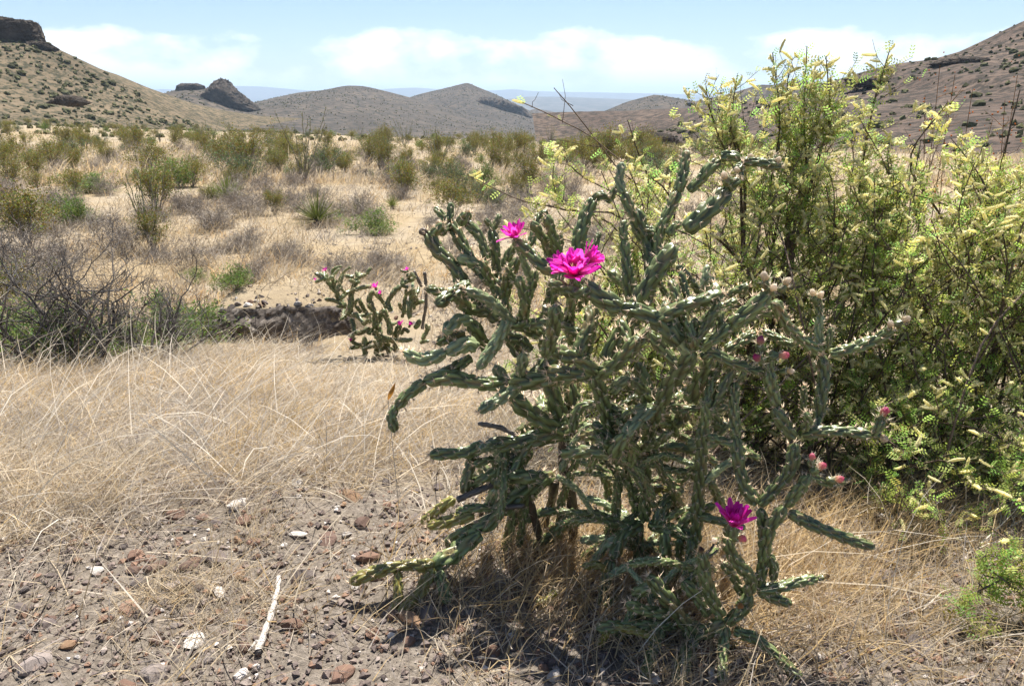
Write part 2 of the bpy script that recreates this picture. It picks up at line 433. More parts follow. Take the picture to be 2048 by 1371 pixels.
def crag(name, outline, Y, thick, mat, label, cat, jag=0.35, parent=None, seed=1):
    """a block of rock: outline polygon given real depth, faces broken into columns and ledges"""
    top = np.array([P(x, y, Y) for x, y in outline])
    c = top.mean(0); n, m = 110, 23
    k = len(top); closed = np.vstack([top, top[:1]]); q = np.linspace(0, k, n, endpoint=False)
    px, pz = np.interp(q, np.arange(k + 1), closed[:, 0]), np.interp(q, np.arange(k + 1), closed[:, 2])
    size = min(np.ptp(pz) * 1.2, np.ptp(px)); rng = np.random.default_rng(seed)
    rings = []
    for r in range(m):
        t = -1 + 2 * r / (m - 1)
        sc = (1 - abs(t) ** 3) ** 0.5
        x = c[0] + (px - c[0]) * sc; z = c[2] + (pz - c[2]) * sc; y = np.full(n, Y + t * thick)
        col = fbm(x * 3.5 / size + seed * 5.1, z * 0.8 / size + seed, 3); low = fbm(x * 1.1 / size + seed, z * 2.4 / size + 3.3 * seed, 3)
        y = y - size * jag * (0.55 * np.abs(col) * 2 + 0.5 * low) * (1 - abs(t) ** 6)
        w = 1 + jag * 0.35 * fbm(q * 0.8 + seed, np.full(n, t * 2.0 + seed), 3)
        x = c[0] + (x - c[0]) * w + rng.normal(size=n) * 0.012 * size; z = c[2] + (z - c[2]) * w + rng.normal(size=n) * 0.014 * size
        rings.append(np.stack([x, y, z], -1))
    V = np.array(rings).reshape(-1, 3)
    i, j = np.meshgrid(np.arange(m - 1), np.arange(n), indexing='ij'); j2 = (j + 1) % n
    F = np.stack([i * n + j, i * n + j2, (i + 1) * n + j2, (i + 1) * n + j], -1).reshape(-1, 4)
    o = mk(name, V, F, mat, parent, None, False)
    if parent is None: tag(o, label, cat)
    return o
crag('caprock', [(-70, 10), (-20, 32), (10, 37), (40, 41), (72, 43), (82, 84), (60, 108), (20, 108), (-70, 104)], 236, 7, M['cliff'], 'dark caprock cliff crowning the left hillside', 'cliff', 0.5)
crag('rock_ledge', [(60, 82), (100, 87), (116, 98), (112, 122), (80, 120), (60, 110)], 234, 4, M['cliff'], 'low rock step just below the dark caprock', 'ledge', 0.6, seed=4)
crag('rock_butte', [(352, 184), (356, 172), (365, 167), (395, 167), (407, 172), (409, 186), (380, 196)], 616, 9, M['cliff'], 'flat topped rock butte beside a pointed peak', 'butte', 0.4, seed=2)
crag('rocky_peak', [(396, 200), (412, 188), (428, 174), (438, 163), (446, 159), (455, 167), (472, 181), (488, 194), (502, 206), (520, 222), (470, 236), (420, 226)], 600, 20, M['cliff'], 'pointed dark rocky peak beside the flat butte', 'peak', 0.5, seed=3)
crag('rock_cliff', [(905, 213), (940, 206), (965, 194), (1000, 200), (1040, 214), (1060, 234), (1000, 238), (930, 234)], 1085, 26, M['cliff'], 'dark cliff face on the flank of the domed hill', 'cliff', 0.9, seed=6)
crag('rock_ledge', [(1688, 158), (1720, 156), (1780, 160), (1840, 158), (1838, 168), (1780, 176), (1720, 174), (1690, 172)], 172, 3, M['cliff'], 'long dark ledge across the stony right hillside', 'ledge', 0.8, seed=7)
crag('rock_ledge', [(1858, 128), (1900, 112), (1960, 116), (1985, 132), (1940, 136), (1890, 138)], 170, 4, M['cliff'], 'broken rock band high on the right hillside', 'ledge', 0.9, seed=8)
crag('rock_outcrop', [(1240, 292), (1262, 270), (1300, 262), (1340, 268), (1372, 288), (1320, 300)], 118, 5, M['cliff'], 'dark rocky outcrop at the foot of the right hillside', 'rock', 0.9, seed=9)
crag('rock_outcrop', [(100, 206), (130, 190), (160, 194), (182, 206), (150, 214)], 172, 3, M['cliff'], 'dark boulder patch low on the left hillside', 'rock', 0.9, seed=10)

# ------------------------------------------------------------------ templates for small pieces
def ico(sub=1):
    import bmesh
    bm = bmesh.new(); bmesh.ops.create_icosphere(bm, subdivisions=sub, radius=1.0)
    V = np.array([v.co[:] for v in bm.verts]); F = np.array([[v.index for v in f.verts] for f in bm.faces]); bm.free()
    return V, F
ICO1, ICO2, ICO3 = ico(1), ico(2), ico(3)
OCTA = (np.array([[1, 0, 0], [-1, 0, 0], [0, 1, 0], [0, -1, 0], [0, 0, 1], [0, 0, -1.]]), np.array([[0, 2, 4], [2, 1, 4], [1, 3, 4], [3, 0, 4], [2, 0, 5], [1, 2, 5], [3, 1, 5], [0, 3, 5]]))
def blob(seed, base=ICO2, amp=0.45, fr=2.2):
    V, F = base; V = V.copy()
    V *= (1 + amp * 2 * (fbm(V[:, 0] * fr + seed * 3.7, V[:, 1] * fr + V[:, 2] * fr * 0.8 + seed, 3)))[:, None]
    return V, F
def unit(v):
    return v / (np.linalg.norm(v, axis=-1, keepdims=True) + 1e-12)
def leaves(pos, dirs, length, width, rng=RNG, bend=0.15):
    """pointed leaves as two triangles folded a little along the midrib"""
    n = len(pos); d = unit(dirs); s = unit(np.cross(d, rng.normal(size=(n, 3)))); u = np.cross(s, d)
    L = np.asarray(length).reshape(-1, 1); W = np.asarray(width).reshape(-1, 1)
    a = pos; b = pos + d * L * 0.5 + s * W + u * W * bend; c = pos + d * L; e = pos + d * L * 0.5 - s * W + u * W * bend
    V = np.stack([a, b, c, e], 1).reshape(-1, 3); i = np.arange(n)[:, None] * 4
    return V, np.concatenate([i + [0, 1, 2], i + [0, 2, 3]])
def blades(root, tip, sag, width, segs=3, rng=RNG):
    """grass blades: tapering strips that arch from root to tip, sag = offset of the middle"""
    n = len(root); t = np.linspace(0, 1, segs + 1)[None, :, None]
    mid = (root + tip) / 2 + sag
    c = root[:, None] * (1 - t) ** 2 + 2 * mid[:, None] * t * (1 - t) + tip[:, None] * t ** 2
    d = unit(tip - root + 1e-6); s = unit(np.cross(d, rng.normal(size=(n, 3))))
    w = np.asarray(width).reshape(-1, 1, 1) * (1 - 0.85 * t)
    Lf, Rt = c[:, :-1] + s[:, None] * w[:, :-1], c[:, :-1] - s[:, None] * w[:, :-1]
    V = np.concatenate([np.stack([Lf, Rt], 2).reshape(n, -1, 3), c[:, -1:]], 1)
    m = 2 * segs + 1; f = []
    for q in range(segs - 1):
        a = 2 * q; f += [[a, a + 1, a + 3], [a, a + 3, a + 2]]
    f.append([2 * segs - 2, 2 * segs - 1, 2 * segs])
    F = (np.arange(n) * m)[:, None, None] + np.array(f)[None]
    return V.reshape(-1, 3), F.reshape(-1, 3), m
def twigs(seed, n_stems, height, spread, levels=3, kids=3, r0=0.02, kink=0.25, up=0.5, sides=4, start=0.03, steps=5, shrink=0.62):
    """branching twig skeleton: returns Soup of tubes and the outer points with directions"""
    rng = np.random.default_rng(seed); sp = Soup(); tips = []
    def grow(p, d, L, r, lev):
        pts = [p]; dd = d
        for k in range(steps):
            dd = unit(dd + rng.normal(size=3) * kink + np.array([0, 0, up * 0.12]))
            pts.append(pts[-1] + dd * L / steps)
        pts = np.array(pts)
        V, F = tube(pts, np.linspace(r, r * 0.45, len(pts)), sides if lev < 2 else 3)
        if F.shape[1] == 4: sp.add(V, F, (rng.uniform(.75, 1.25),) * 3)
        if lev >= levels - 2:
            for k in range(1, len(pts)): tips.append((pts[k], dd, lev))
        if lev < levels - 1:
            for k in range(kids + rng.integers(0, 2)):
                q = rng.uniform(0.3, 1.0); i = min(int(q * steps), steps - 1)
                b = pts[i] + (pts[i + 1] - pts[i]) * (q * steps - i)
                grow(b, unit(dd + rng.normal(size=3) * 0.75), L * shrink * rng.uniform(0.7, 1.2), r * 0.5, lev + 1)
    for k in range(n_stems):
        a = rng.uniform(0, 2 * np.pi); s = rng.uniform(0.15, 1) * spread
        d = unit(np.array([math.cos(a) * s, math.sin(a) * s, height * 0.8]))
        grow(np.array([math.cos(a), math.sin(a), 0]) * start * rng.random() - np.array([0, 0, 0.03]), d, height * rng.uniform(0.55, 0.8), r0 * rng.uniform(0.7, 1.2), 0)
    return sp, np.array([t[0] for t in tips]), np.array([t[1] for t in tips])

# ------------------------------------------------------------------ the cholla cactus
def cholla(path, rad, rng, kind='green', tip_open=True, around=30, step=0.2, spines=7, spine_len=0.95):
    L = np.sum(np.linalg.norm(np.diff(path, axis=0), axis=1)); n = max(int(L / (step * rad)), 8)
    fine = catmull(path, 6 * n); s = np.concatenate([[0], np.cumsum(np.linalg.norm(np.diff(fine, axis=0), axis=1))])
    L = s[-1]; u = np.linspace(0, L, n)
    pth = np.stack([np.interp(u, s, fine[:, k]) for k in range(3)], -1)
    T, N, B = frames(pth)
    dv = 0.27 * rad; K = int(L / dv) + 16; ks = np.arange(-8, K)
    tv = ks * dv + rng.normal(size=len(ks)) * dv * 0.4; ta = (ks * 2.39996 + rng.uniform(0, 6)) % (2 * np.pi) + rng.normal(size=len(ks)) * 0.06
    size = rng.uniform(0.85, 1.12, len(ks))
    ang = np.arange(around) / around * 2 * np.pi
    VV, AA = np.meshgrid(u, ang, indexing='ij')
    k0 = np.floor(VV / dv).astype(int)
    best = np.zeros_like(VV); crest = np.zeros_like(VV)
    for o in range(-7, 8):
        kk = np.clip(k0 + o + 8, 0, len(ks) - 1)
        da = (AA - ta[kk] + np.pi) % (2 * np.pi) - np.pi
        du = da / (0.40 * size[kk]); s1 = (VV - tv[kk]) / (1.12 * rad * size[kk])
        q = 1 - du ** 2 - s1 ** 2
        h = np.clip(q, 0, 1) ** 0.42 * (0.72 + 0.36 * np.clip(s1, -1, 1))
        best = np.maximum(best, h)
    wob = 1 + 0.07 * np.sin(u / rad * 0.9 + rng.uniform(0, 6)) + 0.05 * np.sin(u / rad * 0.37 + rng.uniform(0, 6))
    e0 = np.clip(u / (1.2 * rad), 0, 1); e1 = np.clip((L - u) / (1.5 * rad), 0, 1)
    prof = (0.62 + 0.38 * np.sqrt(1 - (1 - e0) ** 2)) * np.sqrt(np.clip(1 - (1 - e1) ** 2, 0.0009, 1)) * wob
    prof[0] = 0.02
    amp = {'green': 0.50, 'yellow': 0.48, 'pale': 0.52, 'wood': 0.16, 'dead': 0.2}[kind]
    r = rad * prof[:, None] * (1.04 - amp + amp * 1.12 * best)
    V = pth[:, None] + (N[:, None] * np.cos(ang)[None, :, None] + B[:, None] * np.sin(ang)[None, :, None]) * r[:, :, None]
    i, j = np.meshgrid(np.arange(n - 1), np.arange(around), indexing='ij'); j2 = (j + 1) % around
    F = np.stack([i * around + j, i * around + j2, (i + 1) * around + j2, (i + 1) * around + j], -1).reshape(-1, 4)
    base = {'green': np.array([0.145, 0.186, 0.072]), 'yellow': np.array([0.215, 0.21, 0.06]), 'pale': np.array([0.25, 0.295, 0.16]),  # 'pale' is the green skin with a sunlit tone painted in
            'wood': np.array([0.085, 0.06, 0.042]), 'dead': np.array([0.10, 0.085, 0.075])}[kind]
    base = base * rng.uniform(0.88, 1.12)
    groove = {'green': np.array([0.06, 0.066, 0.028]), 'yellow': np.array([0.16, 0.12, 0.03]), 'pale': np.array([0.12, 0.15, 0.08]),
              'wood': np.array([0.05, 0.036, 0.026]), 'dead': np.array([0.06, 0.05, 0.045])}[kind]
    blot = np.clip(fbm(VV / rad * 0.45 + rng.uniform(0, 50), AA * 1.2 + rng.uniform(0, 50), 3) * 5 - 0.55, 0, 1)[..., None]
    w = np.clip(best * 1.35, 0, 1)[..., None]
    C = groove * (1 - w) + base * w  # shade between tubercles painted in as darker grooves, for contrast
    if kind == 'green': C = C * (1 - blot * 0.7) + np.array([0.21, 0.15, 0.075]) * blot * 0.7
    # areoles with spines near the upper end of every tubercle
    vis = (tv > 0.2 * rad) & (tv < L - 0.05 * rad)
    SV = SF = None
    if spines and kind in ('green', 'yellow', 'pale'):
        v = np.clip(tv[vis] + 0.75 * rad, 0, L); a = ta[vis]
        c = np.stack([np.interp(v, u, pth[:, k]) for k in range(3)], -1)
        ix = np.clip((v / L * (n - 1)).astype(int), 0, n - 1)
        out = N[ix] * np.cos(a)[:, None] + B[ix] * np.sin(a)[:, None]
        rr = rad * prof[ix]
        near_tip = np.clip(1 - (L - v) / (4 * rad), 0, 1)
        p = c + out * rr[:, None] * 0.98
        m = spines
        p = np.repeat(p, m, 0); o2 = np.repeat(out, m, 0); t2 = np.repeat(T[ix], m, 0); nt = np.repeat(near_tip, m)
        d = unit(o2 + t2 * (0.25 + nt[:, None] * 0.7) + rng.normal(size=p.shape) * 0.55)
        ln = rad * spine_len * rng.uniform(0.45, 1.0, len(p)) * (1 + 0.55 * nt)
        br = 0.055 * rad
        s1 = unit(np.cross(d, rng.normal(size=p.shape))); s2 = np.cross(d, s1)
        SV = np.stack([p + s1 * br, p + (-0.5 * s1 + 0.87 * s2) * br, p + (-0.5 * s1 - 0.87 * s2) * br, p + d * ln[:, None]], 1).reshape(-1, 3)
        q = np.arange(len(p))[:, None] * 4
        SF = np.concatenate([q + [0, 1, 3], q + [1, 2, 3], q + [2, 0, 3]])
    return V.reshape(-1, 3), F, C.reshape(-1, 3), SV, SF, unit(T[-1])

def petal_mesh(rng, L, W, curl, col_in, col_out):
    nu, nv = 6, 5
    u, v = np.meshgrid(np.linspace(0, 1, nu), np.linspace(-1, 1, nv), indexing='ij')
    w = W * np.sin(np.pi * np.clip(u * 0.8 + 0.12, 0, 1)) ** 0.6 * (1 - 0.25 * (u > 0.95))
    x = v * w; z = u * L; y = curl * L * u ** 2 - 0.25 * W * (1 - v ** 2) * (1 - 0.5 * u) + 0.06 * L * np.sin(6 * v + rng.uniform(0, 6)) * u
    V = np.stack([x, y, z], -1).reshape(-1, 3)
    i, j = np.meshgrid(np.arange(nu - 1), np.arange(nv - 1), indexing='ij')
    F = np.stack([i * nv + j, (i + 1) * nv + j, (i + 1) * nv + j + 1, i * nv + j + 1], -1).reshape(-1, 4)
    t = u.reshape(-1, 1) ** 0.5
    return V, F, col_in * (1 - t) + col_out * t
MAG = np.array([0.86, 0.025, 0.56]); MAG_IN = np.array([0.62, 0.10, 0.22])
def flower(parent, pos, axis, size, n=18, openness=0.75, seed=0, name='flower', detail=True):
    rng = np.random.default_rng(seed)
    # fleshy green base
    ax = unit(np.asarray(axis, float))
    pth = np.array([pos - ax * size * 0.62, pos - ax * size * 0.25, pos + ax * size * 0.02])
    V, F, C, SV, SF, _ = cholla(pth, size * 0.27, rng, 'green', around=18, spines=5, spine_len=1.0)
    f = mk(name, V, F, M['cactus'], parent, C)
    if SV is not None: stuff(mk('spines', SV, SF, M['spine'], f, np.ones((len(SV), 3))))
    if not detail:
        sp = Soup()
    for k in range(n):
        ring = k % 2; a = k * 2.39996 + rng.uniform(-.15, .15)
        tilt = openness * (0.3 + 0.8 * ring) * rng.uniform(0.5, 1.45)
        L = size * rng.uniform(0.6, 1.05) * (0.85 + 0.15 * ring)
        V, F, C = petal_mesh(rng, L, size * rng.uniform(0.12, 0.19), rng.uniform(-0.35, 0.12), MAG_IN, (MAG + np.array([0.05, 0.10, 0.10]) * rng.random() ** 2) * rng.uniform(0.75, 1.15))
        Rm = rot_to(ax[None], rng, roll=0)[0]
        loc = np.array([math.sin(tilt) * math.cos(a), math.sin(tilt) * math.sin(a), math.cos(tilt)])
        zax = Rm @ loc; rad_d = Rm @ np.array([math.cos(a), math.sin(a), 0])
        yax = unit(rad_d - zax * np.dot(rad_d, zax)) * -1; xax = np.cross(yax, zax)
        Vw = V @ np.stack([xax, yax, zax]) + pos + rad_d * size * 0.12
        if detail: mk('petal', Vw, F, M['petal'], f, C)
        else: sp.add(Vw, F, C)
    if not detail: sp.mk('corolla', M['petal'], f)
    # pale stamens in the cup
    sp = Soup(); m = 40 if detail else 12
    d = unit(ax + rng.normal(size=(m, 3)) * 0.4); p = pos + ax * size * 0.02
    V, F, _ = blades(np.repeat(p[None], m, 0), p + d * size * rng.uniform(0.25, 0.5, (m, 1)), np.zeros((m, 3)), np.full(m, size * 0.02), 2, rng)
    sp.add(V, F, (0.85, 0.72, 0.42)); sp.mk('stamens', M['petal'], f)['kind'] = 'stuff'
    return f
def bud(parent, pos, axis, size, col, seed=0, shape=1.25):
    rng = np.random.default_rng(seed); ax = unit(np.asarray(axis, float))
    pth = np.array([pos - ax * size * 1.3, pos - ax * size * 0.5, pos])
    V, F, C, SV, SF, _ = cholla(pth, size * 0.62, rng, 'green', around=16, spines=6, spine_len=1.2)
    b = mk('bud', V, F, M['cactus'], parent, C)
    stuff(mk('spines', SV, SF, M['spine'], b, np.ones((len(SV), 3))))
    # closed overlapping petals
    Vi, Fi = ICO2; V = Vi.copy()
    tw = np.arctan2(V[:, 1], V[:, 0]) + V[:, 2] * 1.2
    V = V * (1 + 0.2 * np.sin(tw * 3) * (1 - V[:, 2:3].ravel() ** 2) + 0.25 * fbm(V[:, 0] * 2 + seed, V[:, 2] * 2 + V[:, 1], 3))[:, None]
    R = rot_to(ax[None], rng)[0]
    Vw = (V * np.array([0.42, 0.42, 0.5 * shape]) * size) @ R.T + pos + ax * size * 0.2
    h = np.clip(V[:, 2:3] * 0.6 + 0.4, 0, 1)
    mk('petal_tip', Vw, Fi, M['petal'], b, smooth_=False, col= np.array([0.55, 0.42, 0.22]) * (1 - h) + np.asarray(col) * h)
    return b

# traced joints: pixel polyline in the photograph, stem width in pixels, distance at start and end, look; 'pale' joints have sunlight painted into their colour
S = []
def j(pts, w, ya, yb, kind='green'): S.append((pts, w, ya, yb, kind))
# left arms
j([(1140, 852), (1100, 866), (1040, 882), (965, 890)], 40, 2.08, 2.04); j([(968, 888), (930, 903), (858, 908)], 31, 2.04, 2.0)
j([(950, 905), (936, 945), (926, 988)], 27, 2.04, 2.02); j([(1012, 890), (1002, 935), (990, 980)], 38, 2.06, 2.02)
j([(1092, 948), (1020, 1000), (962, 1062), (905, 1108), (862, 1132)], 43, 2.08, 1.92)
j([(868, 1130), (800, 1132), (740, 1145), (696, 1166)], 31, 1.92, 1.85, 'yellow'); j([(797, 1140), (795, 1190), (788, 1236)], 24, 1.89, 1.80, 'yellow')
j([(866, 1135), (838, 1185), (800, 1248)], 31, 1.92, 1.79, 'yellow'); j([(874, 1138), (888, 1180), (897, 1218)], 32, 1.92, 1.84)
j([(910, 996), (872, 1022), (842, 1045)], 26, 2.03, 2.06, 'yellow'); j([(950, 1030), (910, 1040), (855, 1056)], 28, 2.0, 2.02, 'yellow')
j([(1060, 975), (1052, 1010), (1048, 1045)], 30, 2.06, 2.1)
j([(912, 998), (950, 984), (1000, 964), (1052, 950)], 15, 1.98, 2.07, 'dead')
j([(1132, 865), (1126, 930), (1142, 1000), (1150, 1105)], 24, 2.09, 2.13, 'wood'); j([(1112, 960), (1100, 1010), (1085, 1050)], 20, 2.1, 2.22, 'wood'); j([(1055, 985), (1072, 1050), (1090, 1110)], 18, 2.06, 2.12, 'wood')
# middle left
j([(1165, 742), (1085, 760), (1018, 762)], 43, 1.92, 2.0); j([(1030, 768), (960, 765), (905, 757), (845, 762)], 36, 2.04, 2.05)
j([(945, 712), (900, 740), (850, 764)], 28, 2.1, 2.06); j([(848, 762), (815, 790), (788, 815)], 31, 2.05, 2.03); j([(790, 808), (784, 832), (791, 862)], 25, 2.03, 2.02)
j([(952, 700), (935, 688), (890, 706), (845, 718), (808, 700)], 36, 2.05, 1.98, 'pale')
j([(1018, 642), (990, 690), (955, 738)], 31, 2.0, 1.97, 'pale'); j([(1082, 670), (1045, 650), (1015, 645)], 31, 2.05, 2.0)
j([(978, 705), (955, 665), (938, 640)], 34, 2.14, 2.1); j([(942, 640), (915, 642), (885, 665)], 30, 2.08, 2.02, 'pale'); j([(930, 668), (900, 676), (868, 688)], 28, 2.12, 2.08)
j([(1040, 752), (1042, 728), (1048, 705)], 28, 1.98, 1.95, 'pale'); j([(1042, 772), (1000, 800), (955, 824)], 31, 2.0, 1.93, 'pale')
j([(1132, 872), (1080, 838), (1022, 795)], 46, 2.08, 2.04); j([(1075, 845), (1045, 860), (1022, 890)], 26, 2.1, 2.12)
j([(1135, 880), (1110, 800), (1085, 715)], 42, 2.1, 2.12); j([(1150, 860), (1145, 800), (1140, 760)], 40, 2.12, 2.14); j([(1100, 720), (1085, 660), (1110, 560), (1125, 545)], 32, 2.12, 2.1)
# upper left fan
j([(1040, 715), (1020, 670), (994, 642), (973, 619), (938, 583)], 36, 2.12, 2.16); j([(942, 588), (905, 530), (874, 498), (853, 464)], 32, 2.16, 2.2)
j([(856, 468), (848, 462), (838, 464)], 18, 2.2, 2.2, 'wood'); j([(862, 470), (876, 458), (884, 446)], 22, 2.2, 2.18)
j([(1020, 655), (1008, 610), (988, 572), (951, 533)], 34, 2.15, 2.2); j([(954, 538), (930, 503), (911, 465), (896, 440)], 31, 2.2, 2.26)
j([(896, 444), (884, 428), (868, 414)], 20, 2.26, 2.28); j([(897, 442), (902, 424), (903, 404)], 19, 2.26, 2.28); j([(918, 448), (928, 436), (940, 426)], 26, 2.22, 2.2); j([(880, 470), (893, 455), (898, 444)], 24, 2.22, 2.26)
j([(975, 525), (967, 490), (951, 463), (930, 446)], 25, 2.2, 2.22); j([(985, 575), (972, 545), (962, 520)], 26, 2.18, 2.16)
j([(1000, 610), (996, 560), (988, 500), (984, 455)], 26, 2.22, 2.28); j([(985, 460), (978, 448), (970, 436)], 15, 2.28, 2.28); j([(986, 460), (992, 446), (1002, 430)], 16, 2.28, 2.3)
j([(1005, 612), (1018, 555), (1036, 515)], 28, 2.18, 2.14); j([(1006, 535), (1020, 505), (1034, 488)], 22, 2.2, 2.2)
j([(1108, 548), (1080, 526), (1055, 505), (1034, 478)], 32, 2.0, 2.04); j([(1060, 492), (1070, 455), (1078, 424)], 20, 2.2, 2.24); j([(1078, 432), (1086, 426), (1096, 420)], 14, 2.24, 2.24)
j([(1040, 640), (1058, 590), (1073, 540)], 24, 2.1, 2.1)
j([(1150, 530), (1158, 474), (1170, 430), (1188, 396)], 34, 2.16, 2.22); j([(1186, 398), (1198, 390), (1214, 392)], 20, 2.22, 2.2); j([(1212, 405), (1226, 385), (1238, 368)], 18, 2.3, 2.3)
j([(985, 660), (930, 585), (860, 578)][0:0] or [(935, 575), (895, 584), (850, 575)], 24, 2.12, 2.06); j([(940, 568), (905, 590), (872, 610)], 32, 2.1, 2.02)
j([(1062, 700), (1040, 680), (1000, 668)], 26, 2.1, 2.1); j([(1115, 505), (1117, 485), (1120, 466)], 25, 2.1, 2.1)
# centre
j([(1360, 692), (1322, 648), (1285, 628), (1240, 612)], 42, 1.74, 1.74); j([(1246, 616), (1200, 592), (1165, 572), (1148, 550)], 42, 1.74, 1.76)
j([(1090, 712), (1104, 665), (1115, 612)], 36, 1.78, 1.7); j([(1142, 690), (1138, 640), (1148, 580)], 29, 1.95, 1.9); j([(1150, 620), (1165, 600), (1178, 580)], 26, 1.98, 1.92)
j([(1170, 725), (1178, 680), (1192, 615)], 29, 1.9, 1.9); j([(1190, 745), (1150, 715), (1090, 695)], 37, 1.84, 1.8); j([(1192, 750), (1147, 748), (1095, 742)], 36, 1.86, 1.92)
j([(1192, 750), (1225, 728), (1255, 704), (1282, 678)], 36, 1.85, 1.79); j([(1355, 736), (1322, 695), (1296, 664)], 29, 1.78, 1.8)
j([(1208, 722), (1232, 680), (1262, 635)], 44, 1.9, 1.92); j([(1258, 642), (1283, 588), (1320, 535), (1352, 488)], 42, 1.92, 1.95)
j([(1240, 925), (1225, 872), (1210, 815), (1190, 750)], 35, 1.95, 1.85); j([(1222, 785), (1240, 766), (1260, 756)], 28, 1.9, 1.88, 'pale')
j([(1195, 805), (1165, 812), (1147, 835), (1142, 862)], 25, 1.92, 1.94); j([(1292, 823), (1250, 825), (1215, 806)], 24, 1.86, 1.9)
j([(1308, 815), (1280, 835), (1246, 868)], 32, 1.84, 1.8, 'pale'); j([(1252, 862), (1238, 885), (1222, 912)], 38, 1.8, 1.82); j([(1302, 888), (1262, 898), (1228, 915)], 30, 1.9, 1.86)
j([(1302, 800), (1290, 765), (1274, 722)], 32, 1.96, 2.0); j([(1285, 820), (1262, 770), (1255, 740)], 26, 2.02, 2.04)
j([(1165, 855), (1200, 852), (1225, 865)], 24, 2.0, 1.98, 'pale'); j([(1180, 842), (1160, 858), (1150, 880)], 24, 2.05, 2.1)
# centre top
j([(1298, 494), (1280, 465), (1262, 425), (1249, 382)], 25, 2.14, 2.18); j([(1250, 388), (1240, 360), (1243, 322)], 22, 2.18, 2.2, 'pale')
j([(1262, 600), (1253, 540), (1249, 478)], 27, 2.06, 2.1); j([(1249, 482), (1247, 462), (1249, 440)], 22, 2.1, 2.12)
j([(1225, 720), (1262, 660), (1290, 598), (1306, 538)], 34, 1.98, 2.1); j([(1306, 542), (1314, 470), (1340, 412), (1358, 382)], 27, 2.1, 2.16); j([(1357, 386), (1368, 350), (1374, 298)], 25, 2.16, 2.2)
j([(1374, 382), (1402, 356), (1420, 334), (1442, 316)], 26, 2.16, 2.18); j([(1438, 318), (1460, 312), (1484, 318)], 27, 2.18, 2.16); j([(1472, 345), (1480, 334), (1488, 322)], 36, 2.14, 2.14)
j([(1482, 320), (1525, 329), (1562, 336)], 24, 2.16, 2.1); j([(1545, 328), (1550, 320), (1552, 310)], 18, 2.12, 2.12)
j([(1372, 464), (1402, 433), (1432, 405), (1462, 378)], 46, 1.98, 2.02); j([(1462, 382), (1460, 368), (1452, 352)], 34, 2.02, 2.0); j([(1455, 372), (1468, 366), (1482, 362)], 24, 2.02, 2.0)
j([(1335, 470), (1348, 455), (1362, 442)], 24, 2.1, 2.1); j([(1312, 470), (1300, 462), (1284, 456)], 20, 2.12, 2.14)
j([(1185, 510), (1190, 490), (1200, 463)], 16, 2.2, 2.24)
j([(1400, 612), (1412, 578), (1428, 552)], 24, 1.95, 1.9, 'pale'); j([(1388, 680), (1389, 655), (1391, 632)], 22, 1.76, 1.74); j([(1420, 662), (1421, 635), (1424, 604)], 22, 1.95, 1.97)
j([(1352, 620), (1325, 622), (1308, 625)], 22, 2.0, 2.02); j([(1372, 680), (1372, 650), (1380, 612)], 22, 2.0, 2.02)
# front hub and main stems
j([(1318, 806), (1340, 765), (1368, 730), (1386, 700)], 42, 1.83, 1.75); j([(1290, 900), (1300, 850), (1318, 804)], 36, 1.92, 1.83)
j([(1384, 700), (1388, 690), (1386, 672)], 30, 1.75, 1.72)
j([(1378, 800), (1400, 755), (1424, 712)], 38, 1.86, 1.8); j([(1402, 795), (1416, 775), (1428, 752)], 28, 1.96, 1.96)
j([(1288, 1040), (1291, 985), (1288, 930), (1286, 880)], 30, 1.98, 1.93)
j([(1284, 1044), (1249, 1066), (1223, 1120), (1208, 1178), (1202, 1240)], 31, 1.97, 1.82); j([(1278, 1046), (1275, 1092), (1280, 1150)], 27, 1.98, 1.97)
j([(1270, 1043), (1230, 1040), (1186, 1024)], 25, 1.97, 1.92); j([(1298, 1048), (1338, 1058), (1386, 1070)], 33, 1.95, 1.86)
j([(1275, 1030), (1264, 980), (1248, 936)], 23, 1.99, 1.96); j([(1300, 890), (1322, 938), (1348, 978)], 25, 1.9, 1.93); j([(1340, 980), (1362, 955), (1388, 930)], 24, 1.98, 1.98)
j([(1388, 1085), (1396, 1010), (1400, 935), (1408, 850)], 30, 1.84, 1.8); j([(1408, 856), (1410, 835), (1412, 808)], 28, 1.8, 1.78)
j([(1386, 1075), (1378, 1115), (1374, 1160)], 24, 1.84, 1.8); j([(1396, 815), (1360, 820), (1340, 812)], 22, 1.86, 1.88); j([(1345, 850), (1360, 838), (1375, 815)], 34, 1.95, 1.95)
j([(1425, 880), (1440, 862), (1455, 845)], 26, 1.9, 1.9); j([(1375, 890), (1395, 885), (1440, 884)], 28, 1.9, 1.88, 'pale'); j([(1330, 920), (1345, 870), (1350, 830)], 30, 2.05, 2.05)
j([(1440, 850), (1425, 825), (1455, 812)], 22, 1.9, 1.9)
# right side
j([(1396, 695), (1432, 671), (1467, 645)], 36, 1.75, 1.74); j([(1462, 649), (1502, 617), (1540, 586)], 39, 1.74, 1.73)
j([(1550, 600), (1566, 640), (1590, 668), (1636, 706)], 29, 1.74, 1.82); j([(1656, 709), (1701, 697), (1748, 681), (1786, 658)], 28, 1.83, 1.8)
j([(1645, 702), (1636, 665), (1640, 628)], 21, 1.83, 1.85, 'pale'); j([(1640, 634), (1638, 612), (1632, 590)], 20, 1.85, 1.85); j([(1652, 702), (1657, 682), (1662, 656)], 17, 1.82, 1.82)
j([(1638, 840), (1642, 790), (1647, 750), (1645, 708)], 31, 1.8, 1.83); j([(1612, 872), (1628, 858), (1638, 830)], 27, 1.74, 1.8)
j([(1590, 692), (1560, 678), (1526, 660)], 21, 1.84, 1.9); j([(1452, 702), (1480, 688), (1514, 664)], 26, 1.82, 1.84)
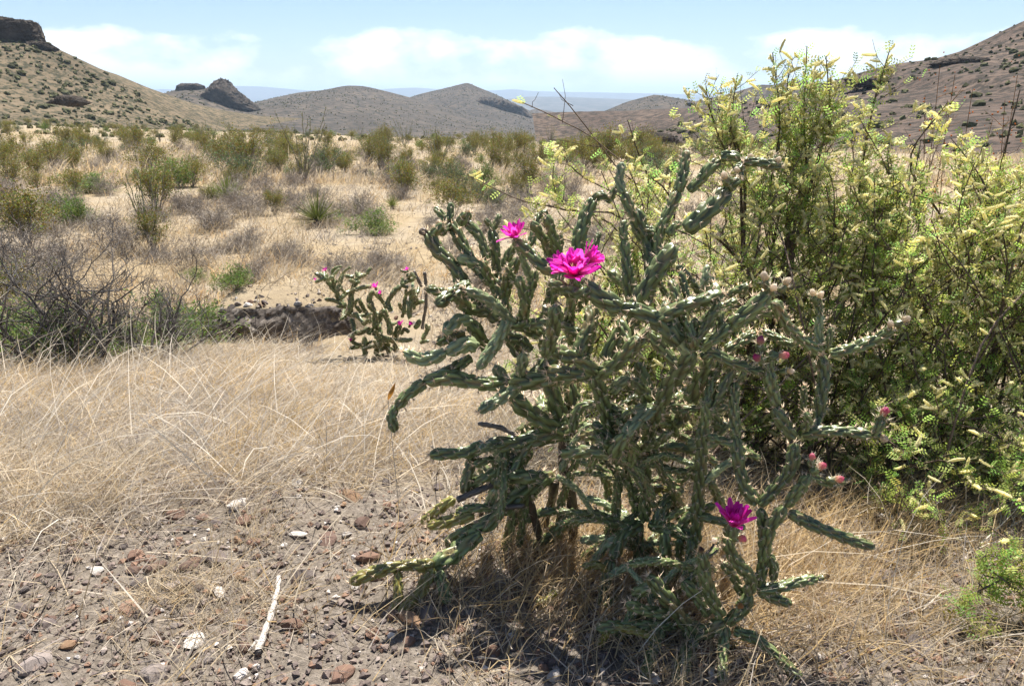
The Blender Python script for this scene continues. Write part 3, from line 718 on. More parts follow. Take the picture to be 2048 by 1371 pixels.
j([(1400, 716), (1421, 710), (1460, 722), (1500, 738)], 28, 1.76, 1.74); j([(1490, 735), (1512, 745), (1535, 748)], 22, 1.74, 1.73)
j([(1592, 874), (1570, 852), (1550, 812), (1541, 775), (1537, 738)], 33, 1.72, 1.72); j([(1538, 745), (1542, 728), (1540, 705)], 24, 1.72, 1.72)
j([(1512, 1010), (1492, 975), (1476, 930), (1472, 870)], 31, 1.72, 1.77); j([(1472, 876), (1468, 815), (1469, 764)], 26, 1.77, 1.8)
j([(1600, 866), (1650, 862), (1700, 862), (1745, 870)], 29, 1.73, 1.7); j([(1740, 868), (1752, 855), (1766, 838)], 24, 1.7, 1.69)
j([(1610, 858), (1612, 840), (1608, 822)], 24, 1.72, 1.7); j([(1604, 825), (1608, 795), (1610, 768)], 17, 1.85, 1.86)
j([(1518, 1012), (1548, 976), (1578, 940), (1592, 884)], 31, 1.72, 1.72); j([(1516, 1175), (1527, 1100), (1520, 1012)], 28, 1.7, 1.72)
j([(1526, 1118), (1543, 1057), (1570, 1010), (1600, 975), (1622, 948)], 31, 1.7, 1.66, 'green'); j([(1576, 1026), (1632, 1053), (1690, 1072), (1748, 1092)], 28, 1.68, 1.66)
j([(1512, 1180), (1560, 1172), (1596, 1164), (1636, 1156)], 29, 1.69, 1.7); j([(1620, 950), (1650, 966), (1694, 962)], 20, 1.67, 1.66); j([(1540, 1110), (1550, 1135), (1546, 1160)], 22, 1.7, 1.7)
j([(1520, 1182), (1550, 1195), (1585, 1205)], 24, 1.69, 1.7)
# front clump
j([(1445, 1232), (1424, 1196), (1410, 1150), (1404, 1104)], 33, 1.66, 1.64); j([(1452, 1242), (1484, 1218), (1500, 1184)], 33, 1.66, 1.67); j([(1500, 1186), (1500, 1155), (1468, 1112), (1456, 1078)], 32, 1.67, 1.62)
j([(1420, 1228), (1394, 1196), (1364, 1162)], 31, 1.68, 1.7); j([(1452, 1242), (1420, 1256), (1385, 1270)], 36, 1.66, 1.68)
j([(1450, 1250), (1448, 1305), (1446, 1385)], 27, 1.66, 1.54); j([(1466, 1258), (1512, 1278), (1550, 1308), (1602, 1362)], 27, 1.65, 1.55)
j([(1390, 1270), (1372, 1318), (1348, 1385)], 36, 1.68, 1.54); j([(1322, 1256), (1306, 1306), (1284, 1362)], 27, 1.7, 1.56)
j([(1385, 1268), (1350, 1218), (1298, 1152)], 38, 1.68, 1.68); j([(1340, 1226), (1290, 1218), (1254, 1204)], 28, 1.7, 1.68); j([(1352, 1250), (1262, 1250), (1192, 1256)], 27, 1.7, 1.66)
j([(1484, 1186), (1464, 1150), (1446, 1122)], 24, 1.7, 1.7); j([(1400, 1110), (1392, 1140), (1372, 1166)], 22, 1.72, 1.72); j([(1215, 1262), (1205, 1285), (1198, 1300)], 18, 1.66, 1.68, 'yellow')

base = P(1300, 1215, 1.86); base[2] = gz1(base[0], base[1])
cactus = tag(empty('cactus', base), 'large green cholla cactus with jointed arms and open magenta flowers', 'cactus')
def rel(V): return np.asarray(V) - base
def build_joints(S, parent, base, M_, conv, around, spines, step, spine_len=0.8):
    tips = []
    for q, (pts, w, ya, yb, kind) in enumerate(S):
        rng = np.random.default_rng(1000 + q)
        pp = [conv(p) for p in pts]
        ln = np.concatenate([[0], np.cumsum([math.dist(pp[k], pp[k + 1]) for k in range(len(pp) - 1)])]); ln /= ln[-1]
        path = np.array(pp, float) if len(pp[0]) == 3 else np.array([P(x, y, ya + (yb - ya) * t) for (x, y), t in zip(pp, ln)])
        path = path + rng.normal(size=path.shape) * 0.002
        rad = 0.5 * w * (0.92 if parent.name == 'cactus' else 1.0) * axis_depth(path.mean(0)) / FX
        u8 = np.linspace(0, len(path) - 1, 9); c = 0.6 * catmull(path, 9) + 0.4 * np.stack([np.interp(u8, np.arange(len(path)), path[:, k]) for k in range(3)], -1)
        floor = gz(c[:, 0], c[:, 1]) + rad * 0.75
        c[:, 2] = np.maximum(c[:, 2], floor) if yb > 0 else c[:, 2]
        fill = len(pp[0]) == 3
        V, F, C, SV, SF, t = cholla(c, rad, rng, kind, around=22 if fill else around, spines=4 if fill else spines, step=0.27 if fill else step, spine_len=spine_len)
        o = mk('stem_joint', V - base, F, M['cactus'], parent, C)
        if SV is not None:
            mk('spines', SV - base, SF, M['spine'], o, np.repeat(rng.uniform(0.8, 1.25, (1, 1)) * np.array([[1.1, 1, .95]]), len(SV), 0))['kind'] = 'stuff'
        if kind == 'dead' or kind == 'wood': o['label'] = 'dry brown woody joint without spines'
        tips.append((c[-1], t, rad))
    return tips
parts_ = []
for pts, w, ya, yb, kd in S:                                   # long arms grow as two joints that narrow at the node
    if len(pts) >= 5 and kd in ('green', 'pale', 'yellow'):
        m = len(pts) // 2; t = m / (len(pts) - 1); ym = ya + (yb - ya) * t
        parts_ += [(pts[:m + 1], w, ya, ym, kd), (pts[m:], w * 0.95, ym, yb, kd)]
    else: parts_.append((pts, w, ya, yb, kd))
S = parts_
re_ = np.random.default_rng(15)
src = [q for q in S if q[4] == 'green' and 940 < q[0][1][0] < 1480 and 560 < q[0][1][1] < 1010]
for q in range(64):                                            # short side joints that fill the middle of the plant
    pts, w, ya, yb, kd = src[re_.integers(len(src))]; t = re_.uniform(0.35, 1.0); u = t * (len(pts) - 1); i = min(int(u), len(pts) - 2)
    a, b2 = P(*pts[i], ya + (yb - ya) * i / (len(pts) - 1)), P(*pts[i + 1], ya + (yb - ya) * (i + 1) / (len(pts) - 1))
    p0 = a + (b2 - a) * (u - i); d = unit(unit(b2 - a) * 0.3 + np.array([re_.normal() * .7, re_.uniform(-.5, .9), re_.uniform(-.2, 1.0)]))
    ln = re_.uniform(0.07, 0.17); p2 = p0 + d * ln + np.array([0, 0, 0.02]); p1 = (p0 + p2) / 2 + re_.normal(size=3) * 0.008
    S.append(([tuple(p0), tuple(p1), tuple(p2)], w * re_.uniform(.7, .95), ya, yb, 'green' if re_.random() < .8 else 'pale'))
src = [q for q in S if len(q[0][0]) == 2 and q[4] == 'green' and 960 < q[0][1][0] < 1420 and 840 < q[0][1][1] < 1260]
for q in range(120):                                            # thin lower joints, many of them hanging towards the ground
    pts, w, ya, yb, kd = src[re_.integers(len(src))]; t = re_.uniform(0.1, 1.0); u = t * (len(pts) - 1); i = min(int(u), len(pts) - 2)
    a, b2 = P(*pts[i], ya + (yb - ya) * i / (len(pts) - 1)), P(*pts[i + 1], ya + (yb - ya) * (i + 1) / (len(pts) - 1))
    p0 = a + (b2 - a) * (u - i); d = unit(np.array([re_.normal() * .8, re_.uniform(-.3, .9), re_.uniform(-1.0, .7)]))
    ln = re_.uniform(0.08, 0.2); p2 = p0 + d * ln; p1 = (p0 + p2) / 2 + np.array([re_.normal() * .01, re_.normal() * .01, .015])
    kd = str(re_.choice(['green', 'pale', 'yellow', 'dead'], p=[.78, .1, .06, .06]))
    S.append(([tuple(p0), tuple(p1), tuple(p2)], w * re_.uniform(.5, .8) * (.4 if kd == 'dead' else 1), ya, yb, kd))
for x, y, y0, x1, y1 in ((1160, 905, 2.06, 1120, 1090), (1240, 930, 1.97, 1235, 1120), (1180, 880, 2.05, 1215, 1080), (1330, 1060, 1.9, 1325, 1200), (1060, 900, 2.1, 1040, 1060), (1240, 1070, 1.95, 1160, 1130), (1150, 1020, 2.06, 1060, 1100), (1360, 1075, 1.86, 1345, 1180), (1180, 1030, 1.95, 1100, 1060), (1420, 960, 1.85, 1440, 1120), (1350, 975, 1.93, 1362, 1090), (1100, 955, 2.08, 1010, 1110)):
    g = G(x1, y1); S.append(([tuple(P(x, y, y0)), tuple(P(x, y, y0) * .5 + g * .5 + re_.normal(size=3) * .02), tuple(g + np.array([0, 0, .01]))], re_.uniform(20, 28), y0, y0, 'green'))
tips = build_joints(S, cactus, base, M, lambda p: p, 32, 6, 0.205)

def F3(px, py, Y, axis, size, n, op, seed, parent=cactus, b=base, detail=True):
    return flower(parent, P(px, py, Y) - b, axis, size, n, op, seed, detail=detail)
F3(1150, 545, 1.72, (-0.05, -0.55, 0.85), 0.066, 34, 0.85, 1)
F3(1172, 522, 1.78, (0.75, -0.1, 0.55), 0.052, 20, 0.5, 2)
F3(1130, 538, 1.75, (-0.6, -0.4, 0.6), 0.045, 18, 0.7, 5)
F3(1030, 474, 2.04, (-0.25, -0.1, 0.95), 0.048, 24, 0.8, 3)
F3(1466, 1048, 1.585, (0.0, -0.12, 0.98), 0.06, 28, 0.55, 4)
CREAM, PINK, ROSE, PURP = (0.70, 0.63, 0.55), (0.62, 0.16, 0.28), (0.5, 0.04, 0.22), (0.32, 0.06, 0.22)
for q, (x, y, Y, ax, s, c) in enumerate([
        (1516, 716, 1.70, (-0.7, -0.5, 0.5), 0.026, ROSE), (1562, 710, 1.71, (0.9, -0.3, 0.2), 0.028, PINK), (1521, 684, 1.72, (-0.1, -0.2, 1), 0.026, PURP),
        (1768, 826, 1.69, (0.2, -0.3, 1), 0.027, ROSE), (1764, 874, 1.69, (0.7, -0.5, -0.2), 0.024, CREAM), (1640, 934, 1.65, (0.6, -0.3, 0.7), 0.026, PINK),
        (1624, 916, 1.66, (-0.1, -0.2, 1), 0.022, PINK), (1674, 958, 1.65, (0.8, -0.3, 0.4), 0.024, PINK), (1482, 1076, 1.60, (0.5, -0.8, 0.4), 0.024, PINK),
        (1430, 1080, 1.61, (-0.5, -0.7, 0.5), 0.022, CREAM), (1530, 556, 1.73, (-0.3, -0.2, 1), 0.026, CREAM), (1572, 566, 1.73, (0.5, -0.2, 1), 0.024, CREAM),
        (1546, 576, 1.70, (0, -0.8, 0.6), 0.024, CREAM), (1626, 588, 1.84, (-0.3, -0.2, 1), 0.021, CREAM), (1640, 592, 1.84, (0.3, -0.3, 1), 0.021, CREAM),
        (1780, 650, 1.79, (-0.1, -0.5, 0.9), 0.022, CREAM), (1808, 640, 1.79, (0.8, -0.1, 0.6), 0.024, CREAM), (1578, 742, 1.72, (0.7, -0.5, 0.3), 0.02, CREAM),
        (1476, 342, 2.13, (-0.6, -0.3, 0.8), 0.022, CREAM), (1500, 316, 2.15, (0.1, -0.2, 1), 0.02, CREAM), (1450, 354, 2.0, (-0.5, -0.2, 1), 0.024, CREAM),
        (1556, 322, 2.1, (0.2, -0.3, 1), 0.02, CREAM), (934, 424, 2.2, (0.5, -0.2, 1), 0.018, CREAM), (876, 447, 2.2, (0.2, -0.2, 1), 0.018, CREAM),
        (1096, 422, 2.24, (0.6, -0.2, 0.8), 0.016, CREAM), (1480, 1210, 1.63, (-0.1, -0.9, 0.5), 0.022, (0.42, 0.2, 0.07)), (1402, 1100, 1.63, (-0.1, -0.6, 0.8), 0.02, (0.09, 0.05, 0.06)),
        (1650, 1152, 1.70, (0.8, -0.2, 0.5), 0.018, (0.09, 0.06, 0.05))]):
    bud(cactus, P(x, y, Y) - base, ax, s * 0.82, c, 50 + q)

# the second cactus behind it
S2 = []
def k2(pts, w, ya=5.6, yb=5.6, kind='green'): S2.append((pts, w * 0.1605 * 1.8, ya, yb, kind))
for pts, w in [([(490, 680), (500, 560), (520, 400), (560, 280), (592, 215)], 45), ([(590, 220), (640, 190), (705, 178)], 34), ([(590, 208), (500, 210), (418, 193)], 32), ([(340, 405), (370, 300), (405, 165)], 34),
               ([(440, 590), (360, 490), (330, 400), (260, 310), (200, 250)], 42), ([(205, 255), (130, 200), (55, 148)], 37), ([(195, 245), (170, 190), (190, 135)], 32), ([(330, 365), (300, 290), (278, 200), (292, 105)], 29),
               ([(170, 240), (110, 260), (68, 272)], 26), ([(430, 590), (340, 520), (260, 495), (178, 490)], 32), ([(380, 485), (440, 420), (505, 368)], 36), ([(550, 372), (640, 345), (775, 335)], 34),
               ([(700, 695), (580, 690), (448, 668)], 34), ([(450, 680), (410, 720), (368, 742)], 32), ([(560, 905), (540, 800), (498, 725)], 38), ([(692, 1240), (680, 1100), (680, 940)], 46),
               ([(560, 912), (640, 900), (735, 838)], 42), ([(690, 1082), (590, 1080), (485, 1102)], 36), ([(690, 1055), (600, 1050), (515, 1015)], 32), ([(800, 945), (812, 800), (800, 650), (758, 560), (740, 470), (792, 375)], 46),
               ([(760, 785), (700, 650), (640, 560), (598, 475)], 38), ([(690, 805), (620, 720), (556, 648)], 38), ([(940, 565), (870, 470), (828, 395)], 36), ([(930, 605), (990, 480), (1060, 380), (1142, 318)], 42),
               ([(1140, 322), (1200, 270), (1315, 223)], 37), ([(1150, 320), (1225, 337)], 28), ([(1000, 945), (990, 800), (950, 700), (920, 600)], 48), ([(870, 905), (860, 800), (880, 680), (920, 588)], 40),
               ([(1240, 725), (1240, 600), (1255, 480), (1282, 345)], 44), ([(1270, 562), (1340, 530), (1435, 508)], 34), ([(1055, 985), (1090, 890), (1122, 806)], 56), ([(1180, 665), (1170, 560), (1192, 435)], 32),
               ([(1300, 615), (1290, 500), (1332, 435)], 28), ([(880, 980), (960, 980), (1085, 1022)], 42), ([(1090, 1000), (1180, 1000), (1285, 988)], 38), ([(830, 1095), (870, 980), (870, 845)], 48),
               ([(1000, 1065), (920, 1010), (876, 956)], 38), ([(1300, 855), (1340, 800), (1372, 735)], 42), ([(1400, 995), (1460, 880), (1492, 806)], 36), ([(1370, 1032), (1430, 1010), (1492, 998)], 30),
               ([(1232, 255), (1220, 150)], 30), ([(720, 930), (745, 890), (760, 840)], 48), ([(860, 1120), (950, 1080), (1010, 1150)], 36), ([(640, 660), (600, 600), (560, 570)], 32), ([(1010, 640), (980, 560), (960, 500)], 40),
               ([(1150, 720), (1165, 640), (1130, 600)], 30), ([(820, 1200), (840, 1100), (900, 1020)], 44), ([(980, 1180), (960, 1080), (900, 1000)], 42), ([(1080, 1150), (1060, 1050), (1000, 960)], 40), ([(1240, 900), (1180, 860), (1130, 930)], 30)]:
    jit = random.uniform(-0.16, 0.16)
    k2(pts, w, 5.6 + jit, 5.6 + jit * 0.4)
k2([(1390, 860), (1420, 700), (1446, 560), (1448, 280), (1420, 140)], 24, 5.5, 5.5, 'dead'); k2([(1395, 340), (1340, 230), (1300, 135)], 24, 5.5, 5.5, 'dead')
for q in range(90):
    pts, w, ya, yb, kd = S2[random.randrange(50)]; a = pts[random.randrange(len(pts))]; an = random.uniform(0.1, 3.0); ln = random.uniform(50, 130)
    k2([a, (a[0] + math.cos(an) * ln * .5 + random.uniform(-12, 12), a[1] - math.sin(an) * ln * .5), (a[0] + math.cos(an) * ln, a[1] - math.sin(an) * ln)], random.uniform(20, 30), ya, ya + random.uniform(-.15, .15), 'pale' if q % 4 == 0 else 'green')  # some joints take the painted sunlit tone as highlights
cv = lambda p: (620 + 0.1605 * p[0], 520 + 0.1605 * p[1])
base2 = P(*cv((860, 1200)), 5.6); base2[2] = gz1(base2[0], base2[1])
cactus2 = tag(empty('cactus', base2), 'smaller cholla cactus with small pink flowers standing in dry grass beyond', 'cactus')
build_joints(S2, cactus2, base2, M, cv, 14, 3, 0.34, 0.7)
for q, (x, y, s) in enumerate([(190, 118, .034), (815, 320, .045), (878, 400, .03), (1125, 788, .038), (1245, 790, .042), (1210, 105, .03), (66, 232, .02), (505, 985, .024)]):
    flower(cactus2, P(*cv((x, y + 18)), 5.55) - base2, (random.uniform(-.4, .4), -0.35, 0.85), s, 12, 0.55, 80 + q, detail=False)

# ------------------------------------------------------------------ flowering acacia bushes
def leaf_template(pairs=4):
    V, F = [], []
    for q in range(pairs):
        z = 0.15 + 0.85 * q / (pairs - 1); ln = 0.34 * math.sin(math.pi * (0.25 + 0.6 * q / pairs))
        for s in (-1, 1):
            b = len(V); dx, dz, w = s * ln, ln * 0.35, 0.085
            V += [[0, 0, z], [dx * 0.5 - 0, 0.02, z + dz * 0.5 + w], [dx, 0.03, z + dz], [dx * 0.5, 0.02, z + dz * 0.5 - w]]
            F += [[b, b + 1, b + 2], [b, b + 2, b + 3]]
    return np.array(V, float), np.array(F)
LEAF = leaf_template()
def catkin_template(seed):
    rng = np.random.default_rng(seed); n, sd = 4, 4
    pth = np.stack([0.10 * np.sin(np.linspace(0, 2.2, n)), np.zeros(n), np.linspace(0, 1, n)], -1)
    V, F = tube(pth, 0.12 * np.sqrt(np.clip(np.sin(np.linspace(0.25, 2.95, n)), 0.02, 1)), sd)
    F = np.concatenate([F[:, [0, 1, 2]], F[:, [0, 2, 3]]])
    m = 20; u = rng.uniform(0.03, 1, m); a = rng.uniform(0, 2 * np.pi, m)                   # brush of stamens
    c = np.stack([0.10 * np.sin(u * 2.2), 0 * u, u], -1); d = np.stack([np.cos(a), np.sin(a), rng.uniform(-.1, .5, m)], -1)
    t = np.stack([-np.sin(a), np.cos(a), rng.normal(size=m) * .6], -1) * 0.055
    tip = c + d * rng.uniform(0.15, 0.24, m)[:, None]
    k = len(V); q = k + np.arange(m)[:, None] * 3
    return np.concatenate([V, np.stack([c + t, c - t, tip], 1).reshape(-1, 3)]), np.concatenate([F, q + [0, 1, 2]])
CATK = [catkin_template(q) for q in range(4)]
CATK_ME = [mk_mesh('catkin', v, f, M['catkin'], np.ones((len(v), 3)), False) for v, f in CATK]

def acacia(label, origin, wands, seed, leaf_per_m, catkin_rate, twig_len=0.3, leaf_size=0.036, low=0.3, n_parts=300, base_spread=0.3):
    rng = np.random.default_rng(seed)
    o3 = np.array([origin[0], origin[1], gz1(*origin)])
    root = tag(empty('acacia_bush', o3), label, 'bush', 'flowering acacia bushes')
    LP, LD, CP, CD, LS = [], [], [], [], []
    for (tip, r0, arch, leafy) in wands:
        tip = np.asarray(tip, float)
        sprd = 0.05 if tip.ndim == 2 else base_spread
        st = o3 + np.array([rng.normal() * sprd, rng.normal() * sprd * 0.6, -0.05]); st[2] = gz1(st[0], st[1]) - 0.04
        if len(tip.shape) == 2: ctrl = np.vstack([st, tip])
        else:
            mid = st * 0.5 + tip * 0.5 + np.array([rng.normal() * 0.10, rng.normal() * 0.10, arch])
            ctrl = np.array([st, st * 0.72 + mid * 0.28 + rng.normal(size=3) * 0.03, mid + rng.normal(size=3) * 0.04, mid * 0.4 + tip * 0.6 + rng.normal(size=3) * 0.05, tip])
        n = 15; path = catmull(ctrl, n); sp = Soup()
        V, F = tube(path, np.linspace(r0, 0.0018, n), 5); sp.add(V - o3, F, (rng.uniform(.8, 1.5),) * 3)
        L = np.linalg.norm(np.diff(path, axis=0), axis=1).sum(); T = unit(np.gradient(path, axis=0))
        lines = [(path, T, low, 1.0)]
        for q in range(int(L * 15 * leafy) + 1):
            u = rng.uniform(0.25, 0.97); i = int(u * (n - 1))
            d = unit(T[i] * 0.6 + unit(rng.normal(size=3)) * 0.8 + np.array([0, 0, 0.25])); l2 = twig_len * rng.uniform(0.4, 1.4) * (1.15 - 0.9 * u)
            tp = path[i] + d[None] * np.linspace(0, l2, 4)[:, None] + np.array([0, 0, 0.06 * l2])[None] * (np.linspace(0, 1, 4) ** 2)[:, None] + rng.normal(size=(4, 3)) * 0.006
            V, F = tube(tp, np.linspace(0.0016, 0.0008, 4), 3); sp.add(V - o3, F, (rng.uniform(.8, 1.4),) * 3)
            lines.append((tp, unit(np.gradient(tp, axis=0)), 0.1, 1.3))
        sp.mk('branch', M['wood'], root)
        for pt, tt, lo, mul in lines:
            ll = np.linalg.norm(np.diff(pt, axis=0), axis=1).sum() * (1 - lo)
            m = rng.poisson(ll * leaf_per_m * mul * leafy)
            if m == 0: continue
            u = rng.uniform(lo, 1, m) * (len(pt) - 1); i = np.minimum(u.astype(int), len(pt) - 2); f = (u - i)[:, None]
            p = pt[i] * (1 - f) + pt[i + 1] * f
            d = unit(tt[i] * 0.35 + unit(rng.normal(size=(m, 3))) + np.array([0, 0, 0.35]))
            LP.append(p); LD.append(d); LS.append(leaf_size * rng.uniform(0.5, 1.25, m))
            hgt = np.clip((p[:, 2] - o3[2]) / 1.1, 0, 1.2)
            pick = rng.random(m) < catkin_rate * (0.22 + 0.85 * hgt)
            if pick.any():
                dd = unit(unit(rng.normal(size=(pick.sum(), 3))) * np.array([1, 1, .5]) + np.array([0, 0, 0.5])); CP.append(p[pick]); CD.append(dd)
    LP, LD, LS = np.concatenate(LP), np.concatenate(LD), np.concatenate(LS)
    keep = LP[:, 2] > gz(LP[:, 0], LP[:, 1]) + 0.03
    LP, LD, LS = LP[keep], LD[keep], LS[keep]
    c = np.stack([rng.uniform(0.75, 1.35, len(LP)), rng.uniform(0.85, 1.2, len(LP)), rng.uniform(0.7, 1.2, len(LP))], -1)
    V, F, C = stamp(LEAF[0], LEAF[1], LP - o3, rot_to(LD, rng), LS[:, None], c)
    mk('foliage', V, F, M['leaf'], root, C, False)['kind'] = 'stuff'
    if CP:
        CP, CD = np.concatenate(CP), np.concatenate(CD); near = np.argsort(np.hypot(CP[:, 0], CP[:, 1]))
        R = rot_to(CD, rng); sz = rng.uniform(0.034, 0.056, len(CP))
        for q in near[:n_parts]:
            ob = link('catkin', CATK_ME[q % 4], root)
            from mathutils import Matrix
            ob.matrix_local = Matrix.Translation(CP[q] - o3) @ Matrix(R[q].tolist()).to_4x4() @ Matrix.Scale(sz[q], 4)
        rest = near[n_parts:]
        if len(rest):
            V, F, C = stamp(*CATK[0], CP[rest] - o3, R[rest], sz[rest][:, None], np.repeat(rng.uniform(0.8, 1.2, (len(rest), 1)), 3, 1))
            mk('catkin_mass', V, F, M['catkin'], root, C, False)['kind'] = 'stuff'
    print('acacia', len(LP), 'leaves', len(CP), 'catkins')

rw = np.random.default_rng(21)
def fan(n, x0, x1, y0, y1, z0, z1, r=(0.006, 0.012), leafy=(0.7, 1.2)):
    out = []
    for q in range(n):
        out.append((np.array([rw.uniform(x0, x1), rw.uniform(y0, y1), rw.uniform(z0, z1) ]), rw.uniform(*r), rw.uniform(0.0, 0.16), rw.uniform(*leafy)))
    return out
W = lambda pts, Y0, Y1: np.array([P(x, y, Y0 + (Y1 - Y0) * i / max(len(pts) - 1, 1)) for i, (x, y) in enumerate(pts)])
wandsA = [(W([(1505, 600), (1485, 533), (1466, 507), (1445, 486), (1428, 474)], 3.05, 2.95), 0.016, 0, 0.25),
          (W([(1505, 590), (1470, 510), (1445, 470), (1455, 440)], 3.05, 3.1), 0.013, 0, 0.4),
          (W([(1580, 560), (1580, 495), (1574, 450), (1594, 401), (1611, 357), (1651, 307), (1690, 250)], 3.0, 3.1), 0.014, 0, 0.9),
          (W([(1577, 470), (1550, 425), (1540, 380), (1560, 250), (1545, 105)], 3.0, 3.05), 0.009, 0, 1.3),
          (W([(1600, 390), (1612, 330), (1608, 240), (1614, 92)], 3.0, 3.0), 0.008, 0, 1.3),
          (W([(1630, 340), (1652, 280), (1660, 220), (1652, 112)], 3.0, 3.0), 0.008, 0, 1.3),
          (W([(1700, 470), (1720, 360), (1745, 220), (1780, 98)], 3.1, 3.1), 0.009, 0, 1.1),
          (W([(1490, 420), (1480, 330), (1462, 250), (1475, 150)], 3.0, 3.05), 0.009, 0, 1.2),
          (W([(1480, 330), (1450, 300), (1420, 220), (1412, 172)], 3.02, 3.0), 0.007, 0, 0.9),
          (W([(1560, 420), (1590, 300), (1575, 200), (1578, 128)], 3.1, 3.1), 0.007, 0, 0.9)]
wandsA += fan(66, 0.3, 1.75, 2.8, 3.25, 0.45, 1.2, r=(0.003, 0.006), leafy=(0.5, 1.1)) + fan(22, 0.3, 1.6, 2.7, 3.1, -0.05, 0.5, r=(0.003, 0.006), leafy=(0.6, 1.0))
wandsA += fan(18, 0.85, 1.75, 2.85, 3.2, 0.95, 1.22, r=(0.003, 0.005))
acacia('tall acacia bush full of pale yellow catkins, standing just behind the large cactus', (1.02, 3.05), wandsA, 31, 28, 0.30, base_spread=0.42)
wandsB = [(W([(1990, 700), (1960, 560), (1985, 450), (2010, 300), (2040, 180)], 2.9, 3.0), 0.014, 0, 0.15),
          (W([(1860, 640), (1800, 560), (1700, 560), (1620, 600)], 2.9, 2.7), 0.007, 0, 0.25),
          (W([(1900, 500), (1820, 330), (1895, 205)], 3.0, 2.9), 0.007, 0, 0.5)]
wandsB += fan(74, 1.25, 2.6, 2.6, 3.1, 0.4, 1.26, r=(0.003, 0.006), leafy=(0.5, 1.1)) + fan(24, 1.0, 2.2, 2.25, 2.9, -0.1, 0.45, r=(0.003, 0.006), leafy=(0.6, 1.0))
wandsB += fan(30, 1.2, 2.5, 2.7, 3.1, 0.95, 1.3, r=(0.003, 0.005))
wandsB += fan(14, 1.1, 1.75, 2.0, 2.3, 0.03, 0.3, r=(0.003, 0.005), leafy=(0.9, 1.3))
acacia('broad acacia bush with yellow catkins at the right, low branches sprawling on dry grass', (1.82, 2.95), wandsB, 32, 28, 0.30, base_spread=0.45)
wandsC = [(W([(1330, 470), (1230, 330), (1150, 225), (1108, 176)], 3.3, 3.2), 0.0035, 0, 0.12), (W([(1340, 460), (1215, 300), (1120, 240), (1045, 205)], 3.3, 3.1), 0.0035, 0, 0.1),
          (W([(1350, 450), (1290, 340), (1255, 240)], 3.3, 3.3), 0.006, 0, 0.35), (W([(1280, 480), (1130, 420), (1040, 400), (935, 350)], 3.2, 3.1), 0.006, 0, 0.45),
          (W([(1300, 470), (1250, 400), (1160, 350), (1120, 300)], 3.2, 3.1), 0.006, 0, 0.5), (W([(1260, 500), (1120, 400), (1108, 300)], 3.2, 3.15), 0.006, 0, 0.8), (W([(1240, 560), (1100, 470), (960, 450)], 3.2, 3.1), 0.005, 0, 0.4)]
wandsC += fan(44, -0.05, 0.85, 3.1, 3.5, 0.2, 0.98, r=(0.004, 0.008), leafy=(0.6, 0.95)) + fan(6, 0.35, 1.0, 3.0, 3.5, 0.8, 1.15, leafy=(0.5, .8))
acacia('open acacia bush with long bare twigs reaching over the plain, left of the tall one', (0.62, 3.3), wandsC, 33, 44, 0.22, base_spread=0.25)
sap = P(1985, 1330, 1.66); sap[2] = gz1(sap[0], sap[1])
acacia('little acacia sapling with bright green leaves on bare gravel', (sap[0], sap[1]),
       [(P(1968, 1150, 1.78), 0.004, 0.0, 1.6), (P(2005, 1110, 1.8), 0.004, 0.0, 1.4), (P(1940, 1260, 1.66), 0.003, 0.0, 1.4), (P(2040, 1170, 1.75), 0.003, 0, 1.2), (P(1975, 1050, 1.9), 0.004, 0.02, 1.5)], 34, 85, 0.03, 0.1, 0.036, 0.2, base_spread=0.03)

def dry_weed(px, py, Y, tops, label):
    b = P(px, py, Y); b[2] = gz1(b[0], b[1]); r = tag(empty('dry_weed', b), label, 'weed', 'tall dry weeds'); rng = np.random.default_rng(px)
    for tx, ty in tops:
        t = P(tx, ty, Y + rng.uniform(-.15, .15)); pth = catmull([b, b * .5 + t * .5 + rng.normal(size=3) * .05, t], 14)
        V, F = tube(pth, np.linspace(.0035, .0012, 14), 4); st = mk('stem', V - b, F, M['weed'], r, np.ones((len(V), 3)))
        sp = Soup()
        for q in range(14):
            u = rng.integers(5, 13); e = pth[u] + np.array([rng.normal() * .05, rng.normal() * .05, rng.uniform(.02, .08)])
            V, F = tube(catmull([pth[u], (pth[u] + e) / 2 + rng.normal(size=3) * .006, e], 5), np.linspace(.0013, .0007, 5), 3); sp.add(V - b, F)
        sp.mk('side_twig', M['weed'], st)['kind'] = 'stuff'
        n = 26; i = rng.integers(4, 14, n); V, F, C = stamp(*ICO1, pth[i] - b + rng.normal(size=(n, 3)) * .035, rot_to(rng.normal(size=(n, 3)), rng), rng.uniform(.002, .0045, (n, 1)), np.repeat(np.array([[2.2, 1.2, .6]]), n, 0))
        mk('seed_head', V, F, M['weed'], st, C, False)['kind'] = 'stuff'
dry_weed(1930, 420, 3.3, [(1880, 130), (1910, 150), (1850, 190), (1945, 180), (1895, 200)], 'tall reddish brown dry weed rising above the acacia')
dry_weed(2040, 420, 3.2, [(2035, 150), (2010, 200), (2060, 190), (1985, 240)], 'tall reddish dry weed beside a bare grey trunk')

